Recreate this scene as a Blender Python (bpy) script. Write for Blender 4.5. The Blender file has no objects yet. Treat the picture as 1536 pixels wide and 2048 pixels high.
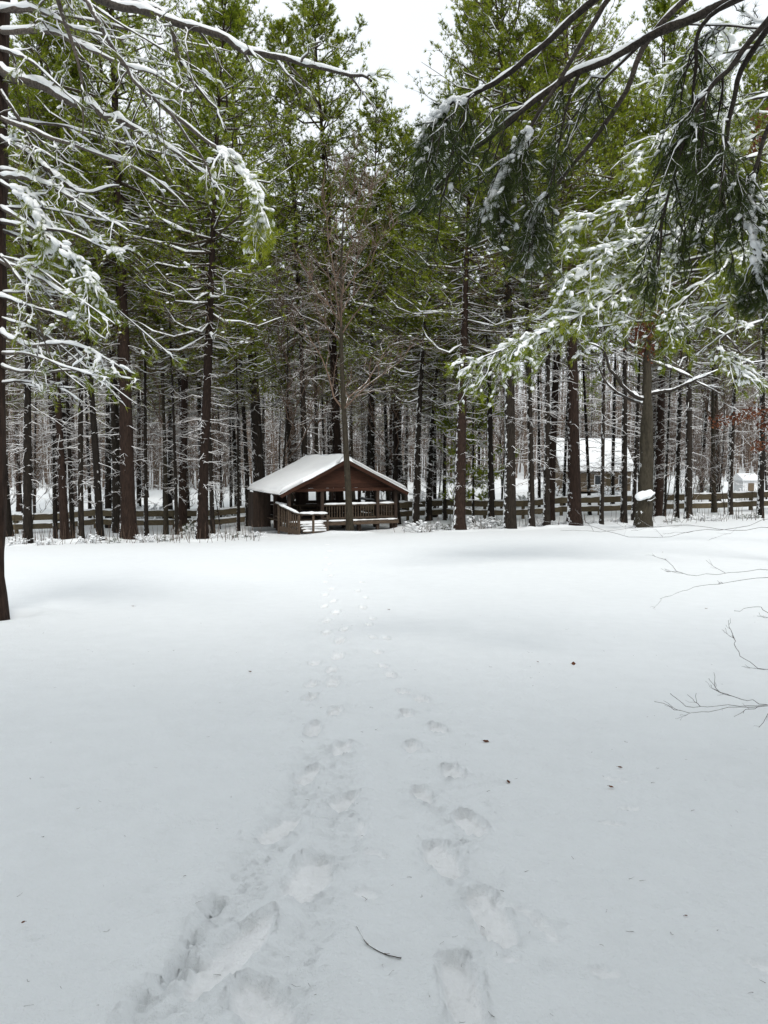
import bpy, math, random
import numpy as np
from mathutils import Vector

SC = bpy.context.scene
COL = SC.collection
RAD = math.radians

# ------------------------------------------------------------------ camera
F_PX, CX, CY, HORIZON = 1540.0, 768.0, 1024.0, 915.0      # in pixels of the 1536x2048 photograph
EYE = 1.6
PITCH = math.atan((CY - HORIZON) / F_PX)
cam_data = bpy.data.cameras.new('camera')
cam_data.sensor_fit = 'VERTICAL'
cam_data.sensor_height = 24.0
cam_data.lens = 24.0 * F_PX / 2048.0
cam_data.clip_start = 0.05
cam_data.clip_end = 3000
cam = bpy.data.objects.new('camera', cam_data)
COL.objects.link(cam)
cam.location = (0, 0, EYE)
cam.rotation_euler = (RAD(90) - PITCH, 0, 0)
SC.camera = cam

# ------------------------------------------------------------------ sky, sun, exposure
SUN_EL, SUN_AZ = 48.0, 163.0          # azimuth clockwise from +Y: the veiled sun stands behind the camera
world = bpy.data.worlds.new('World')
SC.world = world
world.use_nodes = True
wn, wl = world.node_tree.nodes, world.node_tree.links
wn.clear()
w_out = wn.new('ShaderNodeOutputWorld')
w_bg = wn.new('ShaderNodeBackground')
w_bg.inputs['Strength'].default_value = 0.08
sky = wn.new('ShaderNodeTexSky')
sky.sky_type = 'NISHITA'
sky.sun_disc = False
sky.sun_elevation = RAD(SUN_EL)
sky.sun_rotation = RAD(SUN_AZ)
sky.dust_density = 4.0
hs = wn.new('ShaderNodeHueSaturation')
hs.inputs['Saturation'].default_value = 0.25
wl.new(sky.outputs[0], hs.inputs['Color'])
# an even, faintly mottled cloud sheet over that sky
tc = wn.new('ShaderNodeTexCoord')
nz = wn.new('ShaderNodeTexNoise')
nz.inputs['Scale'].default_value = 2.2
nz.inputs['Detail'].default_value = 5
wl.new(tc.outputs['Generated'], nz.inputs['Vector'])
rmp = wn.new('ShaderNodeValToRGB')
rmp.color_ramp.elements[0].position = 0.3
rmp.color_ramp.elements[0].color = (0.92, 0.94, 0.96, 1)
rmp.color_ramp.elements[1].position = 0.7
rmp.color_ramp.elements[1].color = (1.0, 1.0, 1.0, 1)
wl.new(nz.outputs['Fac'], rmp.inputs['Fac'])
mul = wn.new('ShaderNodeMixRGB')
mul.blend_type = 'MULTIPLY'
mul.inputs['Fac'].default_value = 1.0
mul.inputs['Color2'].default_value = (10.25, 10.75, 11.2, 1)
wl.new(rmp.outputs['Color'], mul.inputs['Color1'])
mx = wn.new('ShaderNodeMixRGB')
mx.inputs['Fac'].default_value = 0.85
wl.new(hs.outputs['Color'], mx.inputs['Color1'])
wl.new(mul.outputs['Color'], mx.inputs['Color2'])
wl.new(mx.outputs['Color'], w_bg.inputs['Color'])
wl.new(w_bg.outputs[0], w_out.inputs['Surface'])

sun_data = bpy.data.lights.new('sun', 'SUN')
sun_data.energy = 1.5
sun_data.angle = RAD(20)
sun_data.color = (1.0, 0.97, 0.93)
sun = bpy.data.objects.new('sun', sun_data)
COL.objects.link(sun)
_az, _el = RAD(SUN_AZ), RAD(SUN_EL)
_sd = Vector((math.sin(_az) * math.cos(_el), math.cos(_az) * math.cos(_el), math.sin(_el)))
sun.rotation_euler = _sd.to_track_quat('Z', 'Y').to_euler()
sun.location = (0, 0, 60)

SC.view_settings.view_transform = 'Standard'
SC.view_settings.look = 'None'
SC.view_settings.exposure = 0.52
SC.view_settings.gamma = 1.0
SC.view_settings.use_curve_mapping = False
SC.render.engine = 'CYCLES'
SC.cycles.use_denoising = True
SC.cycles.denoiser = 'OPENIMAGEDENOISE'
SC.cycles.denoising_input_passes = 'RGB_ALBEDO_NORMAL'
SC.cycles.denoising_prefilter = 'ACCURATE'
SC.cycles.max_bounces = 5
SC.cycles.diffuse_bounces = 4
SC.cycles.glossy_bounces = 2
SC.cycles.transmission_bounces = 2
SC.cycles.transparent_max_bounces = 4

rng = np.random.default_rng(7)
random.seed(7)

# ------------------------------------------------------------------ numeric helpers
def _hash(ix, iy, seed):
    n = (ix.astype(np.int64) * 374761393 + iy.astype(np.int64) * 668265263 + seed * 1442695041) & 0x7fffffff
    n = ((n ^ (n >> 13)) * 1274126177) & 0x7fffffff
    n = n ^ (n >> 16)
    return (n & 0xffff) / 65535.0

def vnoise(x, y, seed=0):
    x = np.asarray(x, float); y = np.asarray(y, float)
    ix, iy = np.floor(x), np.floor(y)
    fx, fy = x - ix, y - iy
    fx = fx * fx * (3 - 2 * fx); fy = fy * fy * (3 - 2 * fy)
    a = _hash(ix, iy, seed); b = _hash(ix + 1, iy, seed)
    c = _hash(ix, iy + 1, seed); d = _hash(ix + 1, iy + 1, seed)
    return (a + (b - a) * fx + (c - a) * fy + (a - b - c + d) * fx * fy) * 2 - 1

def fbm(x, y, seed=0, octv=4):
    s, a = 0.0, 1.0
    for k in range(octv):
        s = s + a * vnoise(x * 2 ** k + 17.3 * k, y * 2 ** k - 9.1 * k, seed + k)
        a *= 0.5
    return s

def sstep(a, b, v):
    t = np.clip((np.asarray(v, float) - a) / (b - a), 0, 1)
    return t * t * (3 - 2 * t)

def unit(v):
    return v / np.maximum(np.linalg.norm(v, axis=-1, keepdims=True), 1e-9)

# ------------------------------------------------------------------ lie of the land
def gz0(x, y):
    x = np.asarray(x, float); y = np.asarray(y, float)
    t = np.clip(y, -12, 400)
    base = np.where(t < 40, -0.058 * t, -2.32 - 0.55 * (1 - np.exp(-(t - 40) / 9.5)))
    cross = 0.028 * np.clip(x, -32, 32) * sstep(4, 40, y)
    z = base + cross
    z = z + 0.05 * fbm(x / 7.0, y / 7.0, 3, 3) * sstep(3, 12, y)
    z = z + 0.16 * fbm(x / 3.1, y / 3.1, 8, 3) * sstep(37, 46, y)
    # the woods rise slowly far behind
    z = z + 14 * sstep(95, 230, y)
    return z

def P(px, py, d):
    """the point of the place that lies d metres ahead, in the direction of a pixel"""
    u, v = (px - CX) / F_PX, (CY - py) / F_PX
    dx, dy, dz = u, math.cos(PITCH) + v * math.sin(PITCH), -math.sin(PITCH) + v * math.cos(PITCH)
    s = d / dy
    return np.array((dx * s, d, EYE + dz * s))

def G(px, py):
    """where that direction meets the snow"""
    lo, hi = 0.5, 200.0
    for d in np.geomspace(0.5, 200, 400):
        q = P(px, py, d)
        if q[2] < gz0(q[0], q[1]):
            hi = d
            break
        lo = d
    for _ in range(30):
        m = (lo + hi) / 2
        q = P(px, py, m)
        if q[2] < gz0(q[0], q[1]): hi = m
        else: lo = m
    q = P(px, py, hi)
    return np.array((q[0], q[1], float(gz0(q[0], q[1]))))

# ------------------------------------------------------------------ mesh helpers
class MB:
    def __init__(self):
        self.v, self.q, self.t, self.n = [], [], [], 0
    def add(self, v, q=None, t=None):
        v = np.asarray(v, np.float32).reshape(-1, 3)
        if q is not None and len(q): self.q.append(np.asarray(q, np.int64).reshape(-1, 4) + self.n)
        if t is not None and len(t): self.t.append(np.asarray(t, np.int64).reshape(-1, 3) + self.n)
        self.v.append(v); self.n += len(v)
        return self
    def box(self, c, s, rz=0.0, rx=0.0, ry=0.0):
        x, y, z = s[0] / 2, s[1] / 2, s[2] / 2
        v = np.array([(-x,-y,-z),(x,-y,-z),(x,y,-z),(-x,y,-z),(-x,-y,z),(x,-y,z),(x,y,z),(-x,y,z)])
        if ry:
            a, b = math.cos(ry), math.sin(ry)
            v = v @ np.array([(a,0,-b),(0,1,0),(b,0,a)])
        if rx:
            a, b = math.cos(rx), math.sin(rx)
            v = v @ np.array([(1,0,0),(0,a,b),(0,-b,a)])
        if rz:
            a, b = math.cos(rz), math.sin(rz)
            v = v @ np.array([(a,b,0),(-b,a,0),(0,0,1)])
        return self.add(v + np.asarray(c), [(0,3,2,1),(4,5,6,7),(0,1,5,4),(1,2,6,5),(2,3,7,6),(3,0,4,7)])
    def mesh(self, name, mat, smooth=True):
        me = bpy.data.meshes.new(name)
        if not self.v:
            me.materials.append(mat); return me
        v = np.concatenate(self.v)
        q = np.concatenate(self.q) if self.q else np.zeros((0, 4), np.int64)
        t = np.concatenate(self.t) if self.t else np.zeros((0, 3), np.int64)
        me.vertices.add(len(v)); me.vertices.foreach_set('co', v.ravel())
        nl = q.size + t.size
        me.loops.add(nl)
        me.loops.foreach_set('vertex_index', np.concatenate([q.ravel(), t.ravel()]).astype(np.int32))
        me.polygons.add(len(q) + len(t))
        st = np.concatenate([np.arange(len(q)) * 4, q.size + np.arange(len(t)) * 3]).astype(np.int32)
        me.polygons.foreach_set('loop_start', st)
        me.polygons.foreach_set('use_smooth', np.full(len(q) + len(t), smooth, bool))
        me.materials.append(mat)
        me.update(calc_edges=True)
        me.validate()
        return me

def link(name, me, parent=None, kind=None):
    o = bpy.data.objects.new(name, me)
    COL.objects.link(o)
    if parent is not None: o.parent = parent
    if kind: o['kind'] = kind
    return o

def obj(name, mb, mat, parent=None, kind=None, smooth=True):
    return link(name, mb.mesh(name, mat, smooth), parent, kind)

def tag(o, label, cat, group=None):
    o['label'] = label; o['category'] = cat
    if group: o['group'] = group
    return o

def thing(name, label, cat, loc=(0, 0, 0), rz=0.0, group=None):
    o = bpy.data.objects.new(name, None)
    COL.objects.link(o)
    o.location = loc; o.rotation_euler = (0, 0, rz)
    o.empty_display_size = 0.3
    return tag(o, label, cat, group)

def dup(root, label, group=None, loc=None, rz=0.0, sc=None, tilt=(0, 0), cat=None):
    r = root.copy(); COL.objects.link(r)
    r['label'] = label
    if cat: r['category'] = cat
    if group: r['group'] = group
    elif 'group' in r: del r['group']
    if loc is not None: r.location = loc
    r.rotation_euler = (tilt[0], tilt[1], rz)
    if sc is not None: r.scale = sc
    for ch in root.children:
        c = ch.copy(); COL.objects.link(c); c.parent = r
        for g in ch.children:
            d = g.copy(); COL.objects.link(d); d.parent = c
    return r

def tubes(mb, Pn, R, S=4, cap=False):
    """N polylines of K points each, round with S sides"""
    Pn = np.asarray(Pn, float); R = np.asarray(R, float)
    if Pn.ndim == 2: Pn, R = Pn[None], R[None]
    N, K, _ = Pn.shape
    if N == 0: return
    T = unit(np.gradient(Pn, axis=1))
    mt = unit(Pn[:, -1] - Pn[:, 0])
    ref = np.where(np.abs(mt[:, 2:3]) > 0.85, np.array([[1.0, 0.13, 0]]), np.array([[0, 0, 1.0]]))[:, None, :]
    n1 = unit(np.cross(T, ref)); n2 = np.cross(n1, T)
    a = np.arange(S) / S * 2 * math.pi + math.pi / 2
    V = Pn[:, :, None, :] + R[:, :, None, None] * (np.cos(a)[None, None, :, None] * n1[:, :, None, :] + np.sin(a)[None, None, :, None] * n2[:, :, None, :])
    i = np.arange(N)[:, None, None] * K * S; k = np.arange(K - 1)[None, :, None] * S; s = np.arange(S)[None, None, :]
    s2 = (s + 1) % S
    Q = np.stack([i + k + s, i + k + s2, i + k + S + s2, i + k + S + s], -1)
    tri = []
    if cap:
        for n in range(N):
            for e, fl in ((0, 1), (K - 1, 0)):
                b = n * K * S + e * S
                for j in range(1, S - 1):
                    tri.append((b, b + j + 1, b + j) if fl else (b, b + j, b + j + 1))
    mb.add(V, Q, np.array(tri) if tri else None)

def tufts(mb, pos, dr, L, nb=6, w=0.010, spread=0.75, r=None):
    """sprays of needles: nb thin blades per spray"""
    r = r or rng
    N = len(pos)
    if N == 0: return
    rnd = unit(r.normal(size=(N, nb, 3)))
    bd = unit(dr[:, None, :] * 1.0 + rnd * spread * 1.3)
    ln = np.asarray(L).reshape(-1, 1) * r.uniform(0.6, 1.1, (N, nb))
    side = unit(np.cross(bd, r.normal(size=(N, nb, 3)))) * w * 0.5
    b = pos[:, None, :] + dr[:, None, :] * (r.uniform(-0.25, 0.15, (N, nb)) * np.asarray(L).reshape(-1, 1))[..., None]
    tip = b + bd * ln[..., None]
    V = np.stack([b - side, b + side, tip], 2)
    mb.add(V, None, np.arange(N * nb * 3).reshape(-1, 3))

_g = (1 + 5 ** 0.5) / 2
ICO_V = unit(np.array([(-1,_g,0),(1,_g,0),(-1,-_g,0),(1,-_g,0),(0,-1,_g),(0,1,_g),(0,-1,-_g),(0,1,-_g),(_g,0,-1),(_g,0,1),(-_g,0,-1),(-_g,0,1)], float))
ICO_F = np.array([(0,11,5),(0,5,1),(0,1,7),(0,7,10),(0,10,11),(1,5,9),(5,11,4),(11,10,2),(10,7,6),(7,1,8),(3,9,4),(3,4,2),(3,2,6),(3,6,8),(3,8,9),(4,9,5),(2,4,11),(6,2,10),(8,6,7),(9,8,1)])
def _sub(V, Fc):
    V = list(map(tuple, V)); m = {}
    def mid(a, b):
        k = (min(a, b), max(a, b))
        if k not in m:
            p = np.array(V[a]) + np.array(V[b]); p /= np.linalg.norm(p)
            V.append(tuple(p)); m[k] = len(V) - 1
        return m[k]
    out = []
    for a, b, c in Fc:
        ab, bc, ca = mid(a, b), mid(b, c), mid(c, a)
        out += [(a, ab, ca), (b, bc, ab), (c, ca, bc), (ab, bc, ca)]
    return np.array(V), np.array(out)
ICO2_V, ICO2_F = _sub(ICO_V, ICO_F)

def blobs(mb, pos, size, ax=None, fine=False, rough=0.28, r=None):
    """irregular lumps; ax = direction the long axis follows"""
    r = r or rng
    V0, F0 = (ICO2_V, ICO2_F) if fine else (ICO_V, ICO_F)
    N = len(pos)
    if N == 0: return
    size = np.asarray(size, float)
    if size.ndim == 1: size = np.repeat(size[:, None], 3, 1)
    if ax is None: ax = unit(r.normal(size=(N, 3)) * np.array([1, 1, 0.25]))
    e1 = unit(ax); e2 = unit(np.cross(np.array([[0.02, 0.01, 1.0]]), e1)); e3 = np.cross(e1, e2)
    d = V0[None] * (1 + r.uniform(-rough, rough, (N, len(V0), 1)))
    V = pos[:, None, :] + d[..., 0:1] * e1[:, None] * size[:, None, 0:1] + d[..., 1:2] * e2[:, None] * size[:, None, 1:2] + d[..., 2:3] * e3[:, None] * size[:, None, 2:3]
    mb.add(V, None, (F0[None] + (np.arange(N) * len(V0))[:, None, None]).reshape(-1, 3))

def along(Pn, idx, t):
    """points and tangents at parameter t of polylines idx"""
    K = Pn.shape[1]
    f = np.clip(t, 0, 0.9999) * (K - 1)
    k = np.floor(f).astype(int); w = (f - k)[:, None]
    a, b = Pn[idx, k], Pn[idx, k + 1]
    return a + (b - a) * w, unit(b - a)

def offshoots(Pn, n, t0, t1, L, ang, r, K=4, up=0.0, droop=0.15, tip=0.7, flat=0.6, jit=0.15, wob=0.05):
    """n side shoots on every polyline; returns polylines, parents, parameters"""
    N = len(Pn)
    if N == 0 or n <= 0: return np.zeros((0, K, 3)), np.zeros(0, int), np.zeros(0)
    idx = np.repeat(np.arange(N), n)
    t = r.uniform(t0, t1, N * n)
    pos, T = along(Pn, idx, t)
    h = unit(np.cross(T, np.array([[0, 0, 1.0]])) + 1e-6)
    sg = np.where(r.random(N * n) < 0.5, -1.0, 1.0)[:, None]
    v = unit(np.cross(h, T))
    roll = r.normal(size=N * n)[:, None] * (1 - flat) * 1.4
    sd = h * sg * np.cos(roll) + v * np.sin(roll)
    A = RAD(ang) * (1 + r.normal(size=N * n) * 0.2)[:, None]
    D = unit(T * np.cos(A) + sd * np.sin(A) + np.array([[0, 0, up]]) + r.normal(size=(N * n, 3)) * jit)
    Ln = (np.asarray(L)[idx] if np.ndim(L) else L) * (1 - tip * (t - t0) / max(t1 - t0, 1e-6)) * r.uniform(0.55, 1.15, N * n)
    s = np.linspace(0, 1, K)
    Q = pos[:, None] + D[:, None] * (Ln[:, None] * s)[..., None]
    Q[..., 2] -= droop * Ln[:, None] * s ** 2
    Q += r.normal(size=Q.shape) * (wob * Ln)[:, None, None] * (s > 0)[None, :, None]
    return Q, idx, t

def taper(N, K, r0, r1):
    r0 = np.broadcast_to(np.asarray(r0, float), (N,)); r1 = np.broadcast_to(np.asarray(r1, float), (N,))
    s = np.linspace(0, 1, K)
    return r0[:, None] * (1 - s) + r1[:, None] * s

def smooth_line(pts, n):
    """Catmull-Rom through the given points"""
    pts = np.asarray(pts, float)
    if len(pts) < 3:
        s = np.linspace(0, 1, n)[:, None]
        return pts[0] * (1 - s) + pts[-1] * s
    p = np.vstack([2 * pts[0] - pts[1], pts, 2 * pts[-1] - pts[-2]])
    out = []
    for t in np.linspace(0, len(pts) - 1.0001, n):
        k = int(t); u = t - k
        a, b, c, d = p[k], p[k + 1], p[k + 2], p[k + 3]
        out.append(0.5 * ((2 * b) + (-a + c) * u + (2 * a - 5 * b + 4 * c - d) * u * u + (-a + 3 * b - 3 * c + d) * u ** 3))
    return np.array(out)

# ------------------------------------------------------------------ materials
def new_mat(name):
    m = bpy.data.materials.new(name); m.use_nodes = True
    nt = m.node_tree
    return m, nt.nodes, nt.links, nt.nodes['Principled BSDF']

def ramp(n, stops):
    r = n.new('ShaderNodeValToRGB')
    el = r.color_ramp.elements
    while len(el) < len(stops): el.new(0.5)
    for e, (p, c) in zip(el, stops):
        e.position = p; e.color = (*c, 1)
    return r

def noise(n, l, scale, detail=4, vec=None, rough=0.55):
    t = n.new('ShaderNodeTexNoise')
    t.inputs['Scale'].default_value = scale; t.inputs['Detail'].default_value = detail
    t.inputs['Roughness'].default_value = rough
    if vec is not None: l.new(vec, t.inputs['Vector'])
    return t

def coords(n, l, scale=(1, 1, 1), kind='Object'):
    c = n.new('ShaderNodeTexCoord'); m = n.new('ShaderNodeMapping')
    m.inputs['Scale'].default_value = scale
    l.new(c.outputs[kind], m.inputs['Vector'])
    return m.outputs['Vector']

SNOW_C = (0.855, 0.872, 0.880)
def mat_snow(name, bump=0.25, scale=60.0, col=SNOW_C):
    m, n, l, b = new_mat(name)
    v = coords(n, l)
    a = noise(n, l, scale, 6, v, 0.65)
    c = noise(n, l, scale * 0.12, 4, v)
    r = ramp(n, [(0.3, tuple(x * 0.965 for x in col)), (0.7, col)])
    l.new(c.outputs['Fac'], r.inputs['Fac']); l.new(r.outputs['Color'], b.inputs['Base Color'])
    ad = n.new('ShaderNodeMath'); ad.operation = 'ADD'
    l.new(a.outputs['Fac'], ad.inputs[0]); l.new(c.outputs['Fac'], ad.inputs[1])
    bp = n.new('ShaderNodeBump'); bp.inputs['Strength'].default_value = bump; bp.inputs['Distance'].default_value = 0.02
    l.new(ad.outputs[0], bp.inputs['Height']); l.new(bp.outputs['Normal'], b.inputs['Normal'])
    b.inputs['Roughness'].default_value = 0.75
    b.inputs['Specular IOR Level'].default_value = 0.25
    return m

def mat_bark(name, dark, light, vscale=(9, 9, 1.6), snow=0.5, side=0.0, bump=0.6, top=True):
    """furrowed bark; settled snow on faces that look up, wind-driven flecks on the sides"""
    m, n, l, b = new_mat(name)
    v = coords(n, l, vscale)
    a = noise(n, l, 2.2, 6, v, 0.65)
    vo = n.new('ShaderNodeTexVoronoi'); vo.inputs['Scale'].default_value = 1.7; vo.feature = 'DISTANCE_TO_EDGE'
    l.new(v, vo.inputs['Vector'])
    r = ramp(n, [(0.3, dark), (0.72, light)])
    l.new(a.outputs['Fac'], r.inputs['Fac'])
    col = r.outputs['Color']
    oi = n.new('ShaderNodeObjectInfo')
    hv = n.new('ShaderNodeHueSaturation')
    mr = n.new('ShaderNodeMapRange'); mr.inputs['To Min'].default_value = 0.65; mr.inputs['To Max'].default_value = 1.35
    l.new(oi.outputs['Random'], mr.inputs['Value']); l.new(mr.outputs['Result'], hv.inputs['Value'])
    l.new(col, hv.inputs['Color']); col = hv.outputs['Color']
    bp = n.new('ShaderNodeBump'); bp.inputs['Strength'].default_value = bump; bp.inputs['Distance'].default_value = 0.03
    ad = n.new('ShaderNodeMath'); ad.operation = 'MULTIPLY_ADD'; ad.inputs[1].default_value = 0.6
    l.new(vo.outputs['Distance'], ad.inputs[0]); l.new(a.outputs['Fac'], ad.inputs[2])
    l.new(ad.outputs[0], bp.inputs['Height']); l.new(bp.outputs['Normal'], b.inputs['Normal'])
    if snow > 0:
        g = n.new('ShaderNodeNewGeometry'); sx = n.new('ShaderNodeSeparateXYZ')
        l.new(g.outputs['Normal'], sx.inputs[0])
        nn = noise(n, l, 5.0, 5, g.outputs['Position'], 0.7)
        su = n.new('ShaderNodeMath'); su.operation = 'MULTIPLY_ADD'; su.inputs[1].default_value = 1.6; 
        l.new(nn.outputs['Fac'], su.inputs[0])
        if side:
            sm = n.new('ShaderNodeMath'); sm.operation = 'MULTIPLY_ADD'; sm.inputs[1].default_value = -side
            l.new(sx.outputs['X'], sm.inputs[0]); l.new(sx.outputs['Z'], sm.inputs[2])
            l.new(sm.outputs[0], su.inputs[2])
        else:
            l.new(sx.outputs['Z'], su.inputs[2])
        mp = n.new('ShaderNodeMapRange')
        mp.inputs['From Min'].default_value = 1.75 - snow; mp.inputs['From Max'].default_value = 1.85 - snow
        l.new(su.outputs[0], mp.inputs['Value'])
        mi = n.new('ShaderNodeMixRGB'); mi.inputs['Color2'].default_value = (*SNOW_C, 1)
        l.new(mp.outputs['Result'], mi.inputs['Fac']); l.new(col, mi.inputs['Color1'])
        col = mi.outputs['Color']
    l.new(col, b.inputs['Base Color'])
    b.inputs['Roughness'].default_value = 0.9
    b.inputs['Specular IOR Level'].default_value = 0.15
    return m

def mat_needles(name, c1, c2, c3, clump=1.2):
    m, n, l, b = new_mat(name)
    g = n.new('ShaderNodeNewGeometry')
    nn = noise(n, l, clump, 3, g.outputs['Position'])
    mxx = n.new('ShaderNodeMath'); mxx.operation = 'MULTIPLY_ADD'; mxx.inputs[1].default_value = 0.45
    l.new(g.outputs['Random Per Island'], mxx.inputs[0])
    sb = n.new('ShaderNodeMath'); sb.operation = 'SUBTRACT'; sb.inputs[1].default_value = 0.22
    l.new(nn.outputs['Fac'], sb.inputs[0]); l.new(sb.outputs[0], mxx.inputs[2])
    r = ramp(n, [(0.22, c1), (0.5, c2), (0.78, c3)])
    l.new(mxx.outputs[0], r.inputs['Fac']); l.new(r.outputs['Color'], b.inputs['Base Color'])
    b.inputs['Roughness'].default_value = 0.6
    b.inputs['Specular IOR Level'].default_value = 0.2
    tr = n.new('ShaderNodeBsdfTranslucent'); l.new(r.outputs['Color'], tr.inputs['Color'])
    ms = n.new('ShaderNodeMixShader'); ms.inputs['Fac'].default_value = 0.5
    l.new(b.outputs[0], ms.inputs[1]); l.new(tr.outputs[0], ms.inputs[2])
    l.new(ms.outputs[0], n['Material Output'].inputs['Surface'])
    return m

def mat_wood(name, dark, light, scale=(2, 30, 30), rough=0.8, bump=0.3):
    m, n, l, b = new_mat(name)
    v = coords(n, l, scale)
    a = noise(n, l, 1.5, 6, v, 0.6)
    r = ramp(n, [(0.3, dark), (0.7, light)])
    l.new(a.outputs['Fac'], r.inputs['Fac'])
    oi = n.new('ShaderNodeObjectInfo'); hv = n.new('ShaderNodeHueSaturation')
    mr = n.new('ShaderNodeMapRange'); mr.inputs['To Min'].default_value = 0.75; mr.inputs['To Max'].default_value = 1.25
    l.new(oi.outputs['Random'], mr.inputs['Value']); l.new(mr.outputs['Result'], hv.inputs['Value'])
    l.new(r.outputs['Color'], hv.inputs['Color']); l.new(hv.outputs['Color'], b.inputs['Base Color'])
    bp = n.new('ShaderNodeBump'); bp.inputs['Strength'].default_value = bump; bp.inputs['Distance'].default_value = 0.01
    l.new(a.outputs['Fac'], bp.inputs['Height']); l.new(bp.outputs['Normal'], b.inputs['Normal'])
    b.inputs['Roughness'].default_value = rough
    b.inputs['Specular IOR Level'].default_value = 0.2
    return m

def mat_flat(name, c, rough=0.6):
    m, n, l, b = new_mat(name)
    v = coords(n, l)
    a = noise(n, l, 8, 4, v)
    r = ramp(n, [(0.3, tuple(x * 0.8 for x in c)), (0.7, tuple(min(1, x * 1.15) for x in c))])
    l.new(a.outputs['Fac'], r.inputs['Fac']); l.new(r.outputs['Color'], b.inputs['Base Color'])
    b.inputs['Roughness'].default_value = rough
    return m

def paint_print_light(m):
    # boot-trodden floors: smoother, glossier, and painted paler to stand in for light
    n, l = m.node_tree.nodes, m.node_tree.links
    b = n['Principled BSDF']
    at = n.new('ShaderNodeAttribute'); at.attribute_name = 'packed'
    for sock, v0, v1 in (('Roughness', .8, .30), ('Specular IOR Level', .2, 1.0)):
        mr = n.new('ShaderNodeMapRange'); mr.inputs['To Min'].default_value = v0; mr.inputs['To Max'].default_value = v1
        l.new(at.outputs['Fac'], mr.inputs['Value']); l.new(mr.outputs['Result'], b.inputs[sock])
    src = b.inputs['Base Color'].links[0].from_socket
    mi = n.new('ShaderNodeMixRGB'); mi.inputs['Color2'].default_value = (.94, .945, .945, 1)  # paler colour that paints light onto the print floors
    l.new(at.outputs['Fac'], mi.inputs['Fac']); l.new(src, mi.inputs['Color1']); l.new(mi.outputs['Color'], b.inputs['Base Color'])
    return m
M = {}
M['field'] = paint_print_light(mat_snow('field_snow', 0.8, 36.0, col=(0.80, 0.822, 0.828)))
M['snow'] = mat_snow('settled_snow', 0.3, 30.0)
M['bark'] = mat_bark('pine_bark', (0.006, 0.005, 0.004), (0.032, 0.025, 0.019), snow=0.45, side=0.55)
M['bark_red'] = mat_bark('reddish_pine_bark', (0.007, 0.0045, 0.0035), (0.036, 0.022, 0.016), snow=0.43, side=0.5)
M['bark_pale'] = mat_bark('smooth_pale_bark', (0.030, 0.026, 0.018), (0.080, 0.068, 0.048), vscale=(6, 6, 2.2), snow=0.36, side=0.35, bump=0.35)
M['deadwood'] = mat_bark('dead_branch_bark', (0.055, 0.038, 0.026), (0.165, 0.118, 0.082), vscale=(6, 6, 6), snow=0.76, bump=0.1)
M['crownwood'] = mat_bark('crown_branch_bark', (0.035, 0.026, 0.018), (0.10, 0.075, 0.05), vscale=(6, 6, 6), snow=0.15, bump=0.1)
M['twig'] = mat_bark('bare_twig_bark', (0.065, 0.044, 0.032), (0.17, 0.12, 0.09), vscale=(6, 6, 6), snow=0.25, bump=0.1)
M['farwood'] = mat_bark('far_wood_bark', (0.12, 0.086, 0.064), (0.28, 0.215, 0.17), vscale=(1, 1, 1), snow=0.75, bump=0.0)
M['limb_grey'] = mat_bark('grey_limb_bark', (0.035, 0.029, 0.024), (0.16, 0.135, 0.115), vscale=(16, 16, 16), snow=0.5, bump=0.7)
M['limb'] = mat_bark('near_limb_bark', (0.020, 0.017, 0.014), (0.080, 0.066, 0.055), vscale=(16, 16, 16), snow=0.45, bump=0.7)
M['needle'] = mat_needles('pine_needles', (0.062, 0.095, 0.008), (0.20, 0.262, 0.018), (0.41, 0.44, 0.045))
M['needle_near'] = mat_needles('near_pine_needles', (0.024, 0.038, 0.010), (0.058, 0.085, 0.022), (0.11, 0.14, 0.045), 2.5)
M['needle_dead'] = mat_needles('browned_needles', (0.075, 0.052, 0.022), (0.145, 0.105, 0.045), (0.20, 0.15, 0.07))
M['oakleaf'] = mat_needles('dry_oak_leaves', (0.07, 0.022, 0.012), (0.13, 0.045, 0.022), (0.20, 0.085, 0.04), 6)
M['bark_mid'] = mat_bark('rough_olive_bark', (0.016, 0.013, 0.009), (0.055, 0.046, 0.032), vscale=(8, 8, 2.0), snow=0.40, side=0.4)
M['stain'] = mat_wood('brown_stained_boards', (0.022, 0.009, 0.005), (0.056, 0.022, 0.012))
M['post'] = mat_wood('dark_stained_posts', (0.018, 0.012, 0.009), (0.05, 0.033, 0.024), (20, 20, 2))
M['plank'] = mat_wood('weathered_planks', (0.035, 0.025, 0.017), (0.105, 0.075, 0.052), (3, 20, 20))
M['rail'] = mat_wood('weathered_rails', (0.05, 0.039, 0.023), (0.125, 0.10, 0.06), (3, 20, 20))
M['siding'] = mat_wood('tan_siding', (0.10, 0.075, 0.05), (0.17, 0.13, 0.09), (2, 20, 20))
M['white'] = mat_flat('white_paint', (0.72, 0.73, 0.74))
M['glass'] = mat_flat('dark_window_glass', (0.03, 0.035, 0.04), 0.08)
M['brick'] = mat_flat('chimney_brick', (0.20, 0.09, 0.06), 0.9)

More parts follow.
